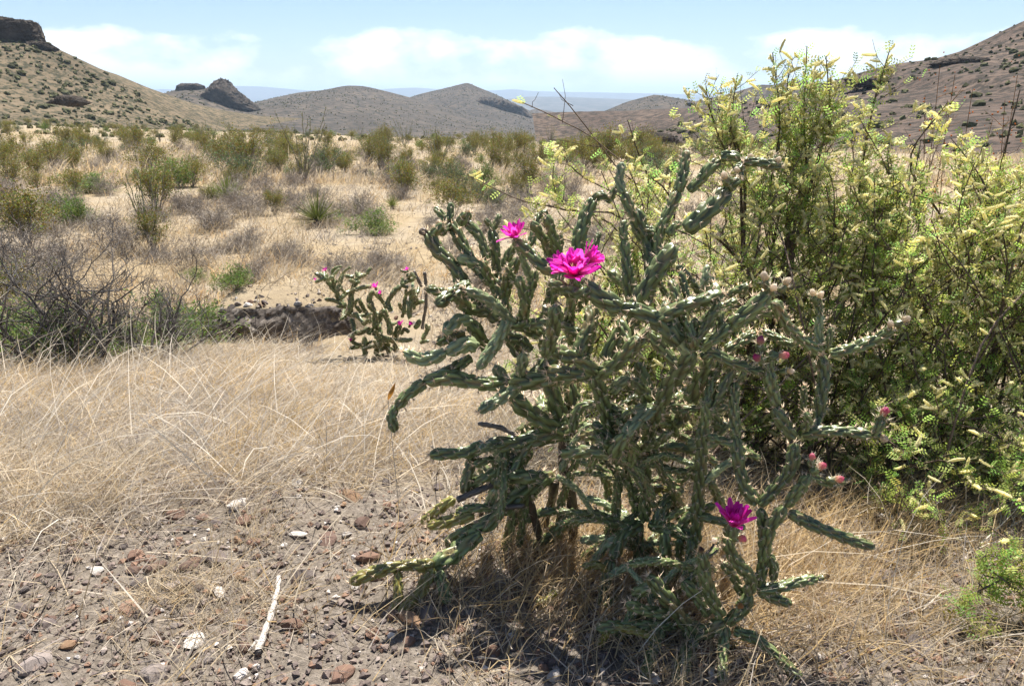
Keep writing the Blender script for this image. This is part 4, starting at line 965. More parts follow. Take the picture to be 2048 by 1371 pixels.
# ------------------------------------------------------------------ dry grass
STRAW = np.array([[0.50, 0.40, 0.25], [0.58, 0.49, 0.34], [0.43, 0.33, 0.19], [0.40, 0.35, 0.28], [0.50, 0.36, 0.17], [0.62, 0.55, 0.42]])
def grass_cover(x, y):
    d = smooth(2.25, 2.85, y + 0.55 * fbm(x * 1.6, y * 1.6) + 0.10 * np.clip(x + 0.6, -2, 1) - 0.55 * smooth(0.5, 1.0, x) + 0.4 * smooth(-0.8, -1.4, x)) * 0.97 + 0.03
    return np.clip(d, 0, 1)
def grass_object(name, n, ybounds, spread, lens, lean, wid, label, per=1, seed=1, tuft_r=0.05, flat=0.0, cover=None, cols=STRAW, segs=3, ypow=1.0, wind=(0.25, 0.0)):
    rng = np.random.default_rng(seed)
    k = int(n / per * 1.9)
    y = ybounds[0] + (ybounds[1] - ybounds[0]) * rng.random(k) ** ypow
    x = (rng.random(k) * 2 - 1) * (0.78 * y + spread)
    if cover is not None:
        keep = (rng.random(k) < cover(x, y)) & ~((y > 6.15) & (y < 7.75) & (x > -3.1) & (x < -0.75) & (rng.random(k) < 0.93)) & ~((y > 4.95) & (y < 6.15) & (x > -1.5) & (x < -0.35) & (rng.random(k) < 0.8)); x, y = x[keep], y[keep]
    x, y = x[:n // per], y[:n // per]
    tone = 1.6 * fbm(x * 0.7 + 8, y * 0.7, 3) + rng.normal(size=len(x)) * 0.12
    cid = np.clip((tone + 0.5) * len(cols), 0, len(cols) - 1).astype(int)
    big = rng.uniform(0.65, 1.35, len(x)) * np.clip(1 + 1.6 * fbm(x * 0.8 + 11, y * 0.8 + 4, 3), 0.55, 1.4)
    x, y, cid, big = np.repeat(x, per), np.repeat(y, per), np.repeat(cid, per), np.repeat(big, per)
    m = len(x)
    x = x + rng.normal(size=m) * tuft_r; y = y + rng.normal(size=m) * tuft_r
    cid = np.where(rng.random(m) < 0.3, rng.integers(0, len(cols), m), cid)
    z = gz(x, y)
    a = rng.uniform(0, 2 * np.pi, m); ln = rng.uniform(lens[0], lens[1], m) * big
    le = np.clip(rng.normal(lean, 0.3, m), 0.05, 1.52)
    d = np.stack([np.cos(a) * np.sin(le) + wind[0] * (1 - flat), np.sin(a) * np.sin(le) + wind[1], np.cos(le)], -1)
    rt = np.stack([x, y, z - 0.005 + flat * rng.uniform(0.0, 0.05, m)], -1); tip = rt + d * ln[:, None]
    tip[:, 2] = np.maximum(tip[:, 2], gz(tip[:, 0], tip[:, 1]) + rng.uniform(0.004, 0.04, m))
    sag = rng.normal(size=(m, 3)) * ln[:, None] * 0.10; sag[:, 2] = np.abs(sag[:, 2]) + ln * 0.16 * (1 - flat)
    V, F, q = blades(rt, tip, sag, wid * rng.uniform(0.45, 1.9, m) ** 1.0, segs, rng)
    C = np.repeat(cols[cid] * rng.uniform(0.75, 1.2, (m, 1)), q, 0)
    o = mk(name, V, F, M['grass'], None, C, False)
    setting(o, 'stuff', label); o['category'] = 'grass'
    return o
grass_object('grass_litter', 40000, (1.25, 6.6), 0.25, (0.06, 0.2), 1.45, 0.0011, 'matted straw litter lying over the soil', 1, 1, 0.0, 1.0, lambda x, y: np.clip(grass_cover(x, y) + 0.04, 0, 1), np.array([[0.45, 0.38, 0.28], [0.36, 0.31, 0.25], [0.30, 0.25, 0.2], [0.52, 0.45, 0.34], [0.40, 0.30, 0.19]]), 2, 1.3)
grass_object('dry_grass', 80000, (1.5, 6.9), 0.3, (0.09, 0.22), 1.0, 0.0012, 'dense pale dry grass in the foreground', 18, 2, 0.055, 0.15, lambda x, y: grass_cover(x, y) * np.clip(0.75 + 2.6 * fbm(x * 1.3 + 2, y * 1.3, 3), 0.12, 1), STRAW, 2, 1.3)
grass_object('dry_grass', 3300, (1.7, 6.5), 0.2, (0.22, 0.5), 1.0, 0.0015, 'long bleached grass stems arching over the mat', 3, 3, 0.05, 0.1, lambda x, y: np.clip(grass_cover(x, y), 0.12, 1), STRAW[[1, 5, 5, 1]], 4, 1.2)
grass_object('dry_grass', 6000, (1.35, 2.4), 0.1, (0.07, 0.2), 0.9, 0.0010, 'thin tufts of straw on the stony soil', 14, 4, 0.03, 0.1, lambda x, y: np.clip(smooth(0.0, 0.25, fbm(x * 2.2 + 3, y * 2.2)) + smooth(0.1, 0.5, x) * 0.35, 0, 1), STRAW[[0, 2, 3, 4]] * 0.85, 3)
grass_object('dry_grass', 56000, (6.6, 24), 1.0, (0.14, 0.36), 0.75, 0.004, 'straw coloured grass across the near plain', 14, 5, 0.14, 0.1, lambda x, y: np.clip(0.3 + 1.0 * smooth(-0.14, 0.06, fbm(x * 0.35, y * 0.35)), 0, 1), np.array([[0.35, 0.30, 0.23], [0.42, 0.34, 0.22], [0.43, 0.345, 0.21], [0.45, 0.31, 0.15], [0.40, 0.33, 0.23]]), 2, 1.4)
grass_object('dry_grass', 36000, (22, 90), 2.0, (0.2, 0.5), 0.6, 0.014, 'far straw coloured grass between the shrubs', 10, 6, 0.35, 0.1, lambda x, y: np.clip(0.2 + 1.2 * smooth(-0.08, 0.08, fbm(x * 0.12, y * 0.12)), 0, 1), np.array([[0.34, 0.285, 0.20], [0.40, 0.325, 0.20], [0.42, 0.315, 0.17], [0.35, 0.29, 0.21]]), 2, 1.6)
# longer tawny grass under and in front of the large cactus
def under_grass():
    rng = np.random.default_rng(9); n = 5200
    x = rng.normal(0.42, 0.34, n); y = rng.normal(2.0, 0.20, n)
    n2 = 1500; x = np.concatenate([x, rng.normal(1.2, 0.3, n2)]); y = np.concatenate([y, rng.normal(2.25, 0.18, n2)]); n += n2
    z = gz(x, y); a = rng.normal(0.5, 1.1, n); ln = rng.uniform(0.08, 0.24, n); le = np.clip(rng.normal(1.0, 0.3, n), 0.1, 1.5)
    d = np.stack([np.cos(a) * np.sin(le), np.sin(a) * np.sin(le), np.cos(le)], -1)
    rt = np.stack([x, y, z], -1); tip = rt + d * ln[:, None]; sag = rng.normal(size=(n, 3)) * 0.02; sag[:, 2] = ln * 0.15
    V, F, q = blades(rt, tip, sag, 0.0013 * rng.uniform(0.5, 1.8, n), 3, rng)
    cols = np.array([[0.46, 0.32, 0.14], [0.50, 0.38, 0.2], [0.36, 0.26, 0.14], [0.40, 0.31, 0.2]])
    o = mk('dry_grass', V, F, M['grass'], None, np.repeat(cols[rng.integers(0, 4, n)] * rng.uniform(.7, 1.2, (n, 1)), q, 0), False)
    setting(o, 'stuff', 'tawny grass tangled under the large cactus'); o['category'] = 'grass'
under_grass()

# ------------------------------------------------------------------ stones and gravel
def stone_mesh(seed):
    rng = np.random.default_rng(seed); V, F = ICO2; V = V.copy()
    for q in range(9):                                        # chop flat facets
        nrm = unit(rng.normal(size=3)); h = rng.uniform(0.45, 0.85); d = V @ nrm
        V = V - np.where(d > h, d - h, 0)[:, None] * nrm
    V *= rng.uniform(0.7, 1.2, 3) * np.array([1.0, 1.0, 0.68])
    V += rng.normal(size=V.shape) * 0.02
    return V, F
STONE_COL = {'red': [(0.185, 0.115, 0.085), (0.24, 0.15, 0.11), (0.15, 0.10, 0.08)], 'grey': [(0.16, 0.13, 0.12), (0.12, 0.10, 0.092), (0.26, 0.22, 0.20)], 'white': [(0.60, 0.55, 0.50), (0.5, 0.46, 0.42)], 'orange': [(0.29, 0.185, 0.115)]}
STONES = {k: [mk_mesh('stone', *stone_mesh(q * 7 + len(k)), M['stone'], np.repeat(np.array([c]), len(ICO2[0]), 0), False) for q in range(4) for c in cs] for k, cs in STONE_COL.items()}
def stone(px, py, w, kind, label, group=None, flat=1.0, pos=None):
    p = G(px, py) if pos is None else np.array([*pos, gz1(*pos)])
    s = 0.5 * w * axis_depth(p) / FX if pos is None else w
    o = link('stone', random.choice(STONES[kind])); o.location = (p[0], p[1], p[2] + s * 0.13 * flat)
    o.rotation_euler = (random.uniform(-.25, .25), random.uniform(-.25, .25), random.uniform(0, 6.28)); o.scale = (s * random.uniform(.9, 1.2), s * random.uniform(0.75, 1.0), s * flat * random.uniform(.8, 1.1))
    return tag(o, label, 'stone', group)
stone(475, 1150, 46, 'orange', 'tilted orange brown stone on the gravel near the bleached stick')
stone(392, 1284, 62, 'white', 'flat pale elongated stone lying on bare gravel', None, 0.6)
stone(262, 1222, 44, 'red', 'blocky brown stone with a flat top beside smaller pebbles')
stone(135, 1292, 34, 'orange', 'rounded brown pebble half lit at the grassy edge')
stone(372, 1165, 58, 'grey', 'broad slab of grey brown rock casting a dark edge', None, 0.7)
stone(655, 1080, 56, 'red', 'flat reddish slab leaning beside a white stone', None, 0.6)
stone(692, 1074, 32, 'white', 'white topped stone beside the reddish slab')
stone(726, 1050, 42, 'red', 'dark red stone among dry grass left of the cactus')
stone(484, 1252, 52, 'red', 'thin reddish flake of rock near the foot of the bleached stick', None, 0.5)
stone(1858, 985, 66, 'grey', 'pale grey rock half hidden under the acacia', None, 0.8)
stone(610, 905, 90, 'white', 'chalky white rock half buried in pale grass', None, 0.35)
stone(1130, 1285, 40, 'grey', 'grey stone in the shadow of the large cactus')
stone(950, 1310, 44, 'grey', 'upright grey stone in the cactus shade', None, 1.1)
stone(1325, 1120, 34, 'grey', 'pale stone behind the hanging cactus stem')
stone(440, 1120, 60, 'grey', 'grey rock with a white crust on gravel')
stone(218, 432, 12, 'white', 'small white rock out on the grassy plain')
LBL = {'red': 'small reddish brown stone on the gravelly foreground', 'grey': 'small grey stone on the gravelly foreground', 'white': 'small chalky white stone on the gravelly foreground', 'orange': 'small orange brown stone on the gravelly foreground'}
rs = np.random.default_rng(44); cnt = 0
while cnt < 285:
    x, y = rs.uniform(-1.9, 2.0), rs.uniform(1.3, 2.9)
    if abs(x) > 0.72 * y + 0.1 or rs.random() > (1 - 0.85 * smooth(2.2, 2.7, y)) * (1.0 if x < 0.3 else 0.55): continue
    kd = rs.choice(['red', 'grey', 'white', 'orange'], p=[0.42, 0.42, 0.09, 0.07])
    stone(0, 0, float(rs.choice([0.012, 0.018, 0.025, 0.034, 0.046], p=[.22, .27, .25, .17, .09])) * rs.uniform(.85, 1.2), kd, LBL[kd], 'loose stones on the gravel', rs.uniform(0.7, 1.1), (x, y)); cnt += 1
def gravel():
    rng = np.random.default_rng(5); n = 15000
    y = rng.uniform(1.2, 3.1, n * 2); x = (rng.random(n * 2) * 2 - 1) * (0.78 * y + 0.1)
    keep = rng.random(n * 2) < (1 - 0.8 * smooth(2.1, 2.8, y)); x, y = x[keep][:n], y[keep][:n]; n = len(x)
    O = np.array([[1, 0, 0], [-1, 0, 0], [0, 1, 0], [0, -1, 0], [0, 0, 1], [0, 0, -1.]]); OF = np.array([[0, 2, 4], [2, 1, 4], [1, 3, 4], [3, 0, 4], [2, 0, 5], [1, 2, 5], [3, 1, 5], [0, 3, 5]])
    s = 0.002 + 0.014 * rng.random(n) ** 2.8
    sc = s[:, None] * rng.uniform(0.6, 1.2, (n, 3)) * np.array([1, 1, 0.75])
    pal = np.array([[0.17, 0.135, 0.12], [0.23, 0.18, 0.155], [0.12, 0.095, 0.085], [0.24, 0.15, 0.105], [0.30, 0.25, 0.22], [0.55, 0.5, 0.46]])
    V, F, C = stamp(O, OF, np.stack([x, y, gz(x, y) + s * 0.3], -1), rot_to(rng.normal(size=(n, 3)), rng), sc, pal[rng.choice(6, n, p=[.25, .22, .2, .2, .09, .04])])
    setting(mk('gravel', V, F, M['stone'], None, C, False), 'stuff', 'fine gravel over the bare soil')
gravel()
def plain_gravel():
    rng = np.random.default_rng(6); n = 5200; y = 7.3 + 12 * rng.random(n) ** 1.4; x = rng.uniform(-.8, .3, n) * y
    s = 0.007 + 0.03 * rng.random(n) ** 4; sc = s[:, None] * rng.uniform(0.6, 1.2, (n, 3)) * np.array([1, 1, 0.7])
    pal = np.array([[0.30, 0.25, 0.21], [0.22, 0.18, 0.15], [0.40, 0.35, 0.30], [0.16, 0.13, 0.11]])
    V, F, C = stamp(*OCTA, np.stack([x, y, gz(x, y) + s * 0.2], -1), rot_to(rng.normal(size=(n, 3)), rng), sc, pal[rng.integers(0, 4, n)])
    setting(mk('gravel', V, F, M['stone'], None, C, False), 'stuff', 'scattered small stones on the pale slope above the gully')
plain_gravel()

# bleached stick, fallen joints, the dry orange leaf
def stick():
    rng = np.random.default_rng(2)
    pts = [G(x, y) for x, y in ((518, 1312), (535, 1265), (552, 1210), (560, 1165))]
    path = catmull(np.array([p + np.array([0, 0, 0.017]) for p in pts]), 26); path += rng.normal(size=path.shape) * 0.0012
    V, F = tube(path, 0.0098 * (1 - 0.25 * np.linspace(0, 1, 26)) * rng.uniform(0.9, 1.1, 26), 10)
    V += rng.normal(size=V.shape) * 0.0008
    o3 = path[0].copy(); r = tag(empty('stick', o3), 'bleached grey stick lying on the gravel', 'stick')
    mk('branch', V - o3, F, M['bleached'], r, np.ones((len(V), 3)))
    V, F = tube(np.array([path[3], path[3] + [-0.012, -0.004, .006], path[1] + [-0.02, -0.02, 0.004]]), [0.006, 0.005, 0.001], 6)
    mk('splinter', V - o3, F, M['bleached'], r, np.ones((len(V), 3)) * 0.8)
    for q in (0, -1):
        Vi, Fi = ICO1; mk('broken_end', Vi * np.array([.009, .006, .008]) + path[q] - o3, Fi, M['grey_wood'], r, np.ones((len(Vi), 3)) * .6)
stick()
def fallen_joint():
    p = G(1093, 1210); r = tag(empty('fallen_cactus_joint', p), 'small yellowed cactus joint fallen on the shaded soil', 'cactus joint')
    rng = np.random.default_rng(4)
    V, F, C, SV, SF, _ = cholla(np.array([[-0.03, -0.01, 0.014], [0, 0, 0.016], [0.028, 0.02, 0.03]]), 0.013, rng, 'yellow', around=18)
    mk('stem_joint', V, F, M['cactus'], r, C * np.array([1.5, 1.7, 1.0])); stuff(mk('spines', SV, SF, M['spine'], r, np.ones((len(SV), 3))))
fallen_joint()
def orange_leaf():
    a, b = P(776, 800, 2.3), P(790, 766, 2.3); rng = np.random.default_rng(3); g = gz1(a[0], a[1])
    V, F = tube(catmull([np.array([a[0] + .02, 2.3, g]), a * .7 + np.array([a[0] + .02, 2.3, g]) * .3, a], 10), np.full(10, 0.0012), 4)
    r = tag(empty('dry_leaf', (a[0], 2.3, g)), 'curled orange dry leaf on a thin stalk beside the hanging cactus arm', 'leaf'); o3 = np.array([a[0], 2.3, g])
    mk('stalk', V - o3, F, M['bleached'], r, np.ones((len(V), 3)))
    u, v = np.meshgrid(np.linspace(0, 1, 8), np.linspace(-1, 1, 4), indexing='ij')
    c = a + (b - a) * u[..., None]; w = 0.008 * np.sin(np.pi * np.clip(u * .9 + .08, 0, 1))
    Vl = c + np.stack([v * w, 0.006 * v ** 2 - 0.01 * np.sin(u * 3), 0.003 * v * w], -1)
    i, jj = np.meshgrid(np.arange(7), np.arange(3), indexing='ij')
    mk('blade', Vl.reshape(-1, 3) - o3, np.stack([i * 4 + jj, (i + 1) * 4 + jj, (i + 1) * 4 + jj + 1, i * 4 + jj + 1], -1).reshape(-1, 4), M['pod'], r, np.ones((32, 3)))
orange_leaf()

# ------------------------------------------------------------------ shrubs of the plain
def shrub_parts(kind, seed):
    """list of (part name, mesh) for one shrub of unit-ish size in metres"""
    rng = np.random.default_rng(seed); out = []
    if kind == 'creosote':
        sp, p, d = twigs(seed, 13, 1.25, 0.9, 3, 3, 0.014, 0.16, 0.7); out.append(('stems', sp.mesh('stems', M['grey_wood'])))
        m = 3600; i = rng.integers(0, len(p), m); i = i[p[i, 2] > 0.28 + 0.3 * rng.random(m)]; m = len(i)
        V, F = leaves(p[i] + rng.normal(size=(m, 3)) * 0.055, d[i] + rng.normal(size=(m, 3)) * 0.8, rng.uniform(.03, .06, m), rng.uniform(.010, .02, m), rng)
        out.append(('foliage', mk_mesh('foliage', V, F, M['creosote'], np.repeat(np.stack([rng.uniform(.7, 1.5, m), rng.uniform(.75, 1.3, m), rng.uniform(.6, 1.2, m)], -1), 4, 0), False)))
    elif kind == 'grey':
        sp, p, d = twigs(seed, 22, 0.62, 0.85, 3, 4, 0.006, 0.28, 0.4, 3); out.append(('stems', sp.mesh('stems', M['grey_leaf'])))
        m = 1800; i = rng.integers(0, len(p), m); pp = p[i] + rng.normal(size=(m, 3)) * .02
        V, F, q = blades(pp, pp + unit(d[i] + rng.normal(size=(m, 3)) * 0.7) * rng.uniform(.05, .13, (m, 1)), np.zeros((m, 3)), rng.uniform(.002, .0035, m), 2, rng)
        out.append(('twigs', mk_mesh('twigs', V, F, M['grey_leaf'], np.repeat(rng.uniform(.7, 1.3, (m, 1)) * np.array([[1, .97, .97]]), q, 0), False)))
    elif kind in ('green', 'sage'):
        sp, p, d = twigs(seed, 16, 0.75, 0.9, 3, 3, 0.008, 0.22, 0.5); out.append(('stems', sp.mesh('stems', M['grey_wood'])))
        m = 3200; i = rng.integers(0, len(p), m)
        V, F = leaves(p[i] + rng.normal(size=(m, 3)) * 0.04, d[i] + rng.normal(size=(m, 3)) * 0.7, rng.uniform(.03, .065, m), rng.uniform(.007, .014, m), rng)
        out.append(('foliage', mk_mesh('foliage', V, F, M[kind], np.repeat(np.stack([rng.uniform(.7, 1.4, m), rng.uniform(.8, 1.3, m), rng.uniform(.7, 1.2, m)], -1), 4, 0), False)))
    elif kind == 'ocotillo':
        for q in range(11):
            a = rng.uniform(0, 6.28); s = rng.uniform(.1, .5); h = rng.uniform(1.5, 2.3); d = np.array([math.cos(a) * s, math.sin(a) * s, 1])
            t = np.linspace(0, 1, 12)[:, None]; path = t * d * h + np.array([math.cos(a), math.sin(a), 0]) * 0.25 * s * h * t ** 2 + rng.normal(size=(12, 3)) * 0.018 * (t > 0)
            V, F = tube(path, np.linspace(.016, .007, 12), 5); sp = Soup(); sp.add(V, F, (rng.uniform(.7, 1.2),) * 3); out.append(('wand', sp.mesh('wand', M['grey_wood'])))
            m = 160; u = rng.uniform(0.12, 1, m) * 11; i = np.minimum(u.astype(int), 10); pp = path[i] * (1 - (u - i))[:, None] + path[i + 1] * (u - i)[:, None]
            V, F = leaves(pp, rng.normal(size=(m, 3)) + [0, 0, .5], rng.uniform(.025, .05, m), rng.uniform(.007, .012, m), rng)
            out.append(('foliage', mk_mesh('foliage', V, F, M['green'], np.repeat(rng.uniform(.6, 1.1, (m, 1)) * np.array([[1.1, 1, .9]]), 4, 0), False)))
    elif kind == 'dead':
        sp, p, d = twigs(seed, 8, 1.2, 0.75, 4, 4, 0.017, 0.30, 1.0, 4, 0.16); out.append(('branches', sp.mesh('branches', M['dead_wood'])))
    elif kind == 'yucca':
        m = 150; a = rng.uniform(0, 6.28, m); el = rng.uniform(0.05, 1.5, m) ; ln = rng.uniform(.32, .5, m)
        d = np.stack([np.cos(a) * np.cos(el), np.sin(a) * np.cos(el), np.sin(el)], -1); rt = d * 0.04 + [0, 0, .10]
        V, F, q = blades(rt, rt + d * ln[:, None] - np.array([0, 0, 1]) * (ln * .15 * np.cos(el))[:, None], np.zeros((m, 3)), np.full(m, .0075), 3, rng)
        c = np.where((el < .35)[:, None], np.array([[.34, .30, .16]]), np.array([[.17, .205, .045]])) * rng.uniform(.75, 1.25, (m, 1))
        out.append(('rosette', mk_mesh('rosette', V, F, M['yucca'], np.repeat(c, q, 0), False)))
        Vb, Fb = blob(seed, ICO2, 0.2); out.append(('root_crown', mk_mesh('root_crown', Vb * [.08, .08, .09] + [0, 0, .06], Fb, M['grey_wood'], np.ones((len(Vb), 3)))))
    return out
PROTO = {k: [shrub_parts(k, 300 + 17 * q + len(k)) for q in range(n)] for k, n in (('creosote', 4), ('grey', 3), ('green', 3), ('sage', 2), ('ocotillo', 3), ('dead', 3), ('yucca', 3))}
NAME = {'creosote': 'creosote_bush', 'grey': 'brush_bush', 'green': 'green_shrub', 'sage': 'sage_shrub', 'ocotillo': 'ocotillo', 'dead': 'dead_shrub', 'yucca': 'sotol'}
CAT = {'creosote': 'bush', 'grey': 'bush', 'green': 'shrub', 'sage': 'shrub', 'ocotillo': 'ocotillo', 'dead': 'shrub', 'yucca': 'sotol'}
LAB = {'creosote': 'olive green creosote bush', 'grey': 'low leafless grey brush', 'green': 'bright green leafy shrub', 'sage': 'dull grey green sage shrub',
       'ocotillo': 'ocotillo with tall thin wands', 'dead': 'bare dark dead shrub with tangled branches', 'yucca': 'spiky green rosette of sotol in the straw grass'}
GRP = {'creosote': 'creosote bushes on the plain', 'grey': 'grey brush on the plain', 'green': 'green shrubs on the plain', 'sage': 'sage shrubs on the plain', 'ocotillo': 'ocotillos on the plain', 'dead': 'dead shrubs', 'yucca': 'sotols on the plain'}
COUNT = {k: 0 for k in NAME}
def shrub(kind, p, size=1.0, label=None, wide=1.0):
    COUNT[kind] += 1; size = size * {'creosote': 0.62, 'ocotillo': 0.72, 'sage': 0.75, 'green': 0.75}.get(kind, 1.0)
    parts = random.choice(PROTO[kind])
    e = empty(NAME[kind], (p[0], p[1], gz1(p[0], p[1]) - 0.01))
    e.rotation_euler = (0, 0, random.uniform(0, 6.28)); e.scale = (size * wide, size * wide, size * random.uniform(.85, 1.15))
    where = 'on the pale slope above the gully' if p[1] < 16 else 'in the middle of the grassy plain' if p[1] < 45 else 'far out where the plain meets the hills'
    tag(e, label or LAB[kind] + ' ' + where, CAT[kind], GRP[kind])
    for n, me in parts:
        c = link(n, me, e)
        if n in ('foliage', 'twigs', 'stems', 'branches'): c['kind'] = 'stuff'
    return e
# the ones that stand out
def dead_twigs(px, py, h, seed, label):
    p = G(px, py); sp, _, _ = twigs(seed, 7, h, 0.8, 3, 2, 0.0045, 0.22, 0.5, 4, 0.05); e = tag(empty('dead_twig', p), label, 'twig', 'bare twigs under the acacia')
    sp.mk('twig', M['bleached'], e)['kind'] = 'stuff'
dead_twigs(1890, 1090, 0.22, 901, 'bleached bare twigs sprouting from litter below the pale grey rock'); dead_twigs(1960, 1060, 0.24, 902, 'bleached bare twigs beside the acacia sapling'); dead_twigs(1790, 1110, 0.16, 903, 'short bleached twigs at the tip of a low cactus arm'); dead_twigs(880, 900, 0.16, 904, 'dry twigs in pale grass under the hanging cactus arm')
shrub('yucca', G(635, 455), 1.25, 'large bright green sotol rosette in the straw grass'); shrub('yucca', G(684, 432), 0.55, 'small sotol rosette right beside the large one')
shrub('yucca', G(720, 430), 0.75, 'medium sotol rosette with pale dry leaves at its foot'); shrub('yucca', G(455, 405), 1.3, 'sotol rosette standing on a grassy rise beside a creosote bush'); shrub('yucca', G(430, 405), 0.9, 'paler sotol rosette leaning against its taller neighbour')
shrub('yucca', G(785, 418), 0.6, 'sparse little sotol rosette beyond the straw grass')
shrub('dead', G(205, 740), 0.81, 'large dead shrub with black twisted branches at the gully edge', 1.15); shrub('dead', G(95, 745), 0.73, 'dead shrub leaning over green leaves beside the largest one', 1.2); shrub('dead', G(330, 720), 0.56, 'smaller dead shrub with grey twigs above the straw grass', 1.2)
shrub('dead', G(620, 700), 0.32, 'dry bare twigs beside the smaller cactus')
shrub('green', G(400, 690), 0.75, 'green shrub at the right foot of the dead shrubs', 1.2); shrub('green', G(40, 715), 0.8, 'leafy green shrub behind the black dead boughs', 1.3); shrub('green', G(250, 715), .6, 'pale green leaves low among the dead twigs'); shrub('green', G(120, 735), 0.75, 'green leaves growing through the dead shrubs'); shrub('green', G(345, 700), 0.8, 'pale green shrub on the bank behind dead twigs'); shrub('green', G(470, 580), 0.55, 'fresh green upright shrub above the gully bank'); shrub('green', G(390, 565), 0.4, 'small fresh green shrub above the gully bank')
shrub('green', G(345, 375), 1.3, 'vivid green bush behind the tall creosote', 1.2); shrub('green', G(175, 385), 1.0, 'low wide green shrub on the grassy slope', 1.6); shrub('green', G(740, 470), 0.8, 'feathery grey green shrub in front of the sotols', 1.3); shrub('green', G(10, 462), 0.35, 'small dark green shrub alone in the grass')
shrub('sage', G(915, 375), 1.5, 'dense dark grey green shrub beside the cactus tips', 0.8); shrub('sage', G(872, 362), 0.9, 'rounded grey green shrub next to the darker one')
shrub('creosote', G(60, 495), 1.25, 'tall creosote with bare grey trunks at the grass edge'); shrub('creosote', G(75, 470), 0.9, 'yellowish creosote behind the tall bare trunked one'); shrub('creosote', G(310, 505), 0.75, 'creosote growing at the foot of a tall ocotillo'); shrub('creosote', G(315, 430), 1.3, 'tall sparse creosote rising above the ocotillo', .8)
shrub('ocotillo', G(305, 500), 0.75, 'grey ocotillo with spreading wands above straw grass'); shrub('creosote', G(20, 620), 0.7, 'olive creosote beside the dead shrubs', 1.4); shrub('grey', G(245, 510), 1.1, 'dark tufted brush casting a black shadow on pale soil'); shrub('grey', G(425, 462), 1.0, 'round grey brush beside the orange grass'); shrub('grey', G(380, 428), .9, 'upright dry brush with a tawny foot')
shrub('grey', G(60, 560), 1.3, 'tangled grey brush behind the dead shrubs'); shrub('grey', G(115, 535), 1.0, 'blue grey brush on the pale slope')
for x, y, s in ((300, 350, 1.5), (500, 345, 1.6), (470, 340, 1.5), (440, 335, 1.4), (130, 300, 1.5), (110, 340, 1.4), (150, 345, 1.1), (75, 360, 1.2), (660, 340, 1.2), (740, 330, 1.3), (690, 345, 1.1), (770, 345, 1.2), (600, 320, 1.3), (570, 310, 1.3), (540, 300, 1.4), (360, 300, 1.5), (410, 290, 1.4), (240, 280, 1.5), (20, 270, 1.8), (205, 305, 0.9), (900, 300, 1.2), (950, 310, 1.3), (1010, 320, 1.3), (1080, 330, 1.2), (1140, 320, 1.3), (985, 345, 1.2), (955, 405, .8), (815, 335, .8), (5, 345, 1.3), (150, 400, .9), (560, 345, 1.0), (870, 320, .9)):
    shrub('creosote', G(x, y), s * random.uniform(.9, 1.1))
for x, y, s in ((610, 365, 1.1), (735, 320, 1.0), (880, 345, .9), (460, 275, 1.0), (550, 270, 1.0), (640, 285, 1.0), (420, 300, 1.1), (1100, 300, 1.0), (1165, 310, 1.0), (320, 285, 1.0), (250, 290, 1.0), (720, 285, 1.0), (1000, 285, 1.0), (100, 262, 1.1), (760, 340, .8)):
    shrub('ocotillo', G(x, y), s)
rp = np.random.default_rng(77)
def scatter(kind, n, ylo, yhi, slo, shi, power=1.0, xr=0.78, ok=None):
    c = 0
    while c < n:
        y = ylo + (yhi - ylo) * rp.random() ** power; x = rp.uniform(-1, 1) * xr * y
        if x > 0.30 * y + 2: continue
        if ok is not None and not ok(x, y): continue
        shrub(kind, (x, y), rp.uniform(slo, shi)); c += 1
scatter('grey', 62, 8.0, 15, 0.4, 0.9); scatter('grey', 120, 14, 42, 0.6, 1.2); scatter('green', 44, 9, 70, 0.35, 1.2); scatter('sage', 40, 16, 110, 0.8, 1.7, 1.3)
scatter('creosote', 26, 14, 26, 0.5, 1.1); scatter('creosote', 72, 26, 60, 0.7, 1.7); scatter('creosote', 56, 55, 118, 0.7, 1.6); scatter('green', 40, 60, 118, 0.9, 1.6); scatter('ocotillo', 22, 50, 120, 0.9, 1.2)
print(COUNT)

# the dark earth bank of the gully: stones showing in its face
def bank():
    rng = np.random.default_rng(12)
    for q in range(46):
        px, py = rng.uniform(435, 640) if rng.random() < .7 else rng.uniform(640, 850), rng.uniform(596, 652)
        p = G(px, py); s = rng.uniform(.02, .06)
        o = link('bank_stone', random.choice(STONES[rng.choice(['grey', 'white', 'red'], p=[.5, .3, .2])])); o.location = p; o.scale = (s, s, s * .7); o.rotation_euler = tuple(rng.uniform(0, 6, 3))
        tag(o, 'stone set in the dark eroded gully bank', 'stone', 'stones in the gully bank')
bank()
def bank_face():
    X = np.linspace(-3.1, -1.55, 150); n = 22
    yl = np.array([[y for y in np.linspace(6.6, 7.9, 140)][int(np.argmax(np.diff(gz(np.full(140, x), np.linspace(6.6, 7.9, 140)))))] for x in X])
    yl = np.convolve(np.pad(yl, 6, 'edge'), np.ones(13) / 13, 'valid'); T = np.linspace(0, 1, n)
    zb, zt = gz(X, yl - 0.22) - 0.04, gz(X, yl + 0.16) - 0.006
    XX, TT = np.meshgrid(X, T, indexing='ij')
    Z = zb[:, None] + (zt - zb)[:, None] * TT
    Yq = yl[:, None] - 0.10 + 0.20 * TT ** 3 + 0.24 * fbm(XX * 4, TT * 1.6 + 3, 4) + 0.05 * fbm(XX * 22, TT * 9, 3) - 0.05 * smooth(0.75, 1.0, TT)
    V = np.stack([XX, Yq, Z], -1).reshape(-1, 3); i, jj = np.meshgrid(np.arange(149), np.arange(n - 1), indexing='ij')
    setting(mk('gully_bank', V, np.stack([i * n + jj, (i + 1) * n + jj, (i + 1) * n + jj + 1, i * n + jj + 1], -1).reshape(-1, 4), M['bank'], None, None, False), label='dark eroded earth bank of the gully')
bank_face()

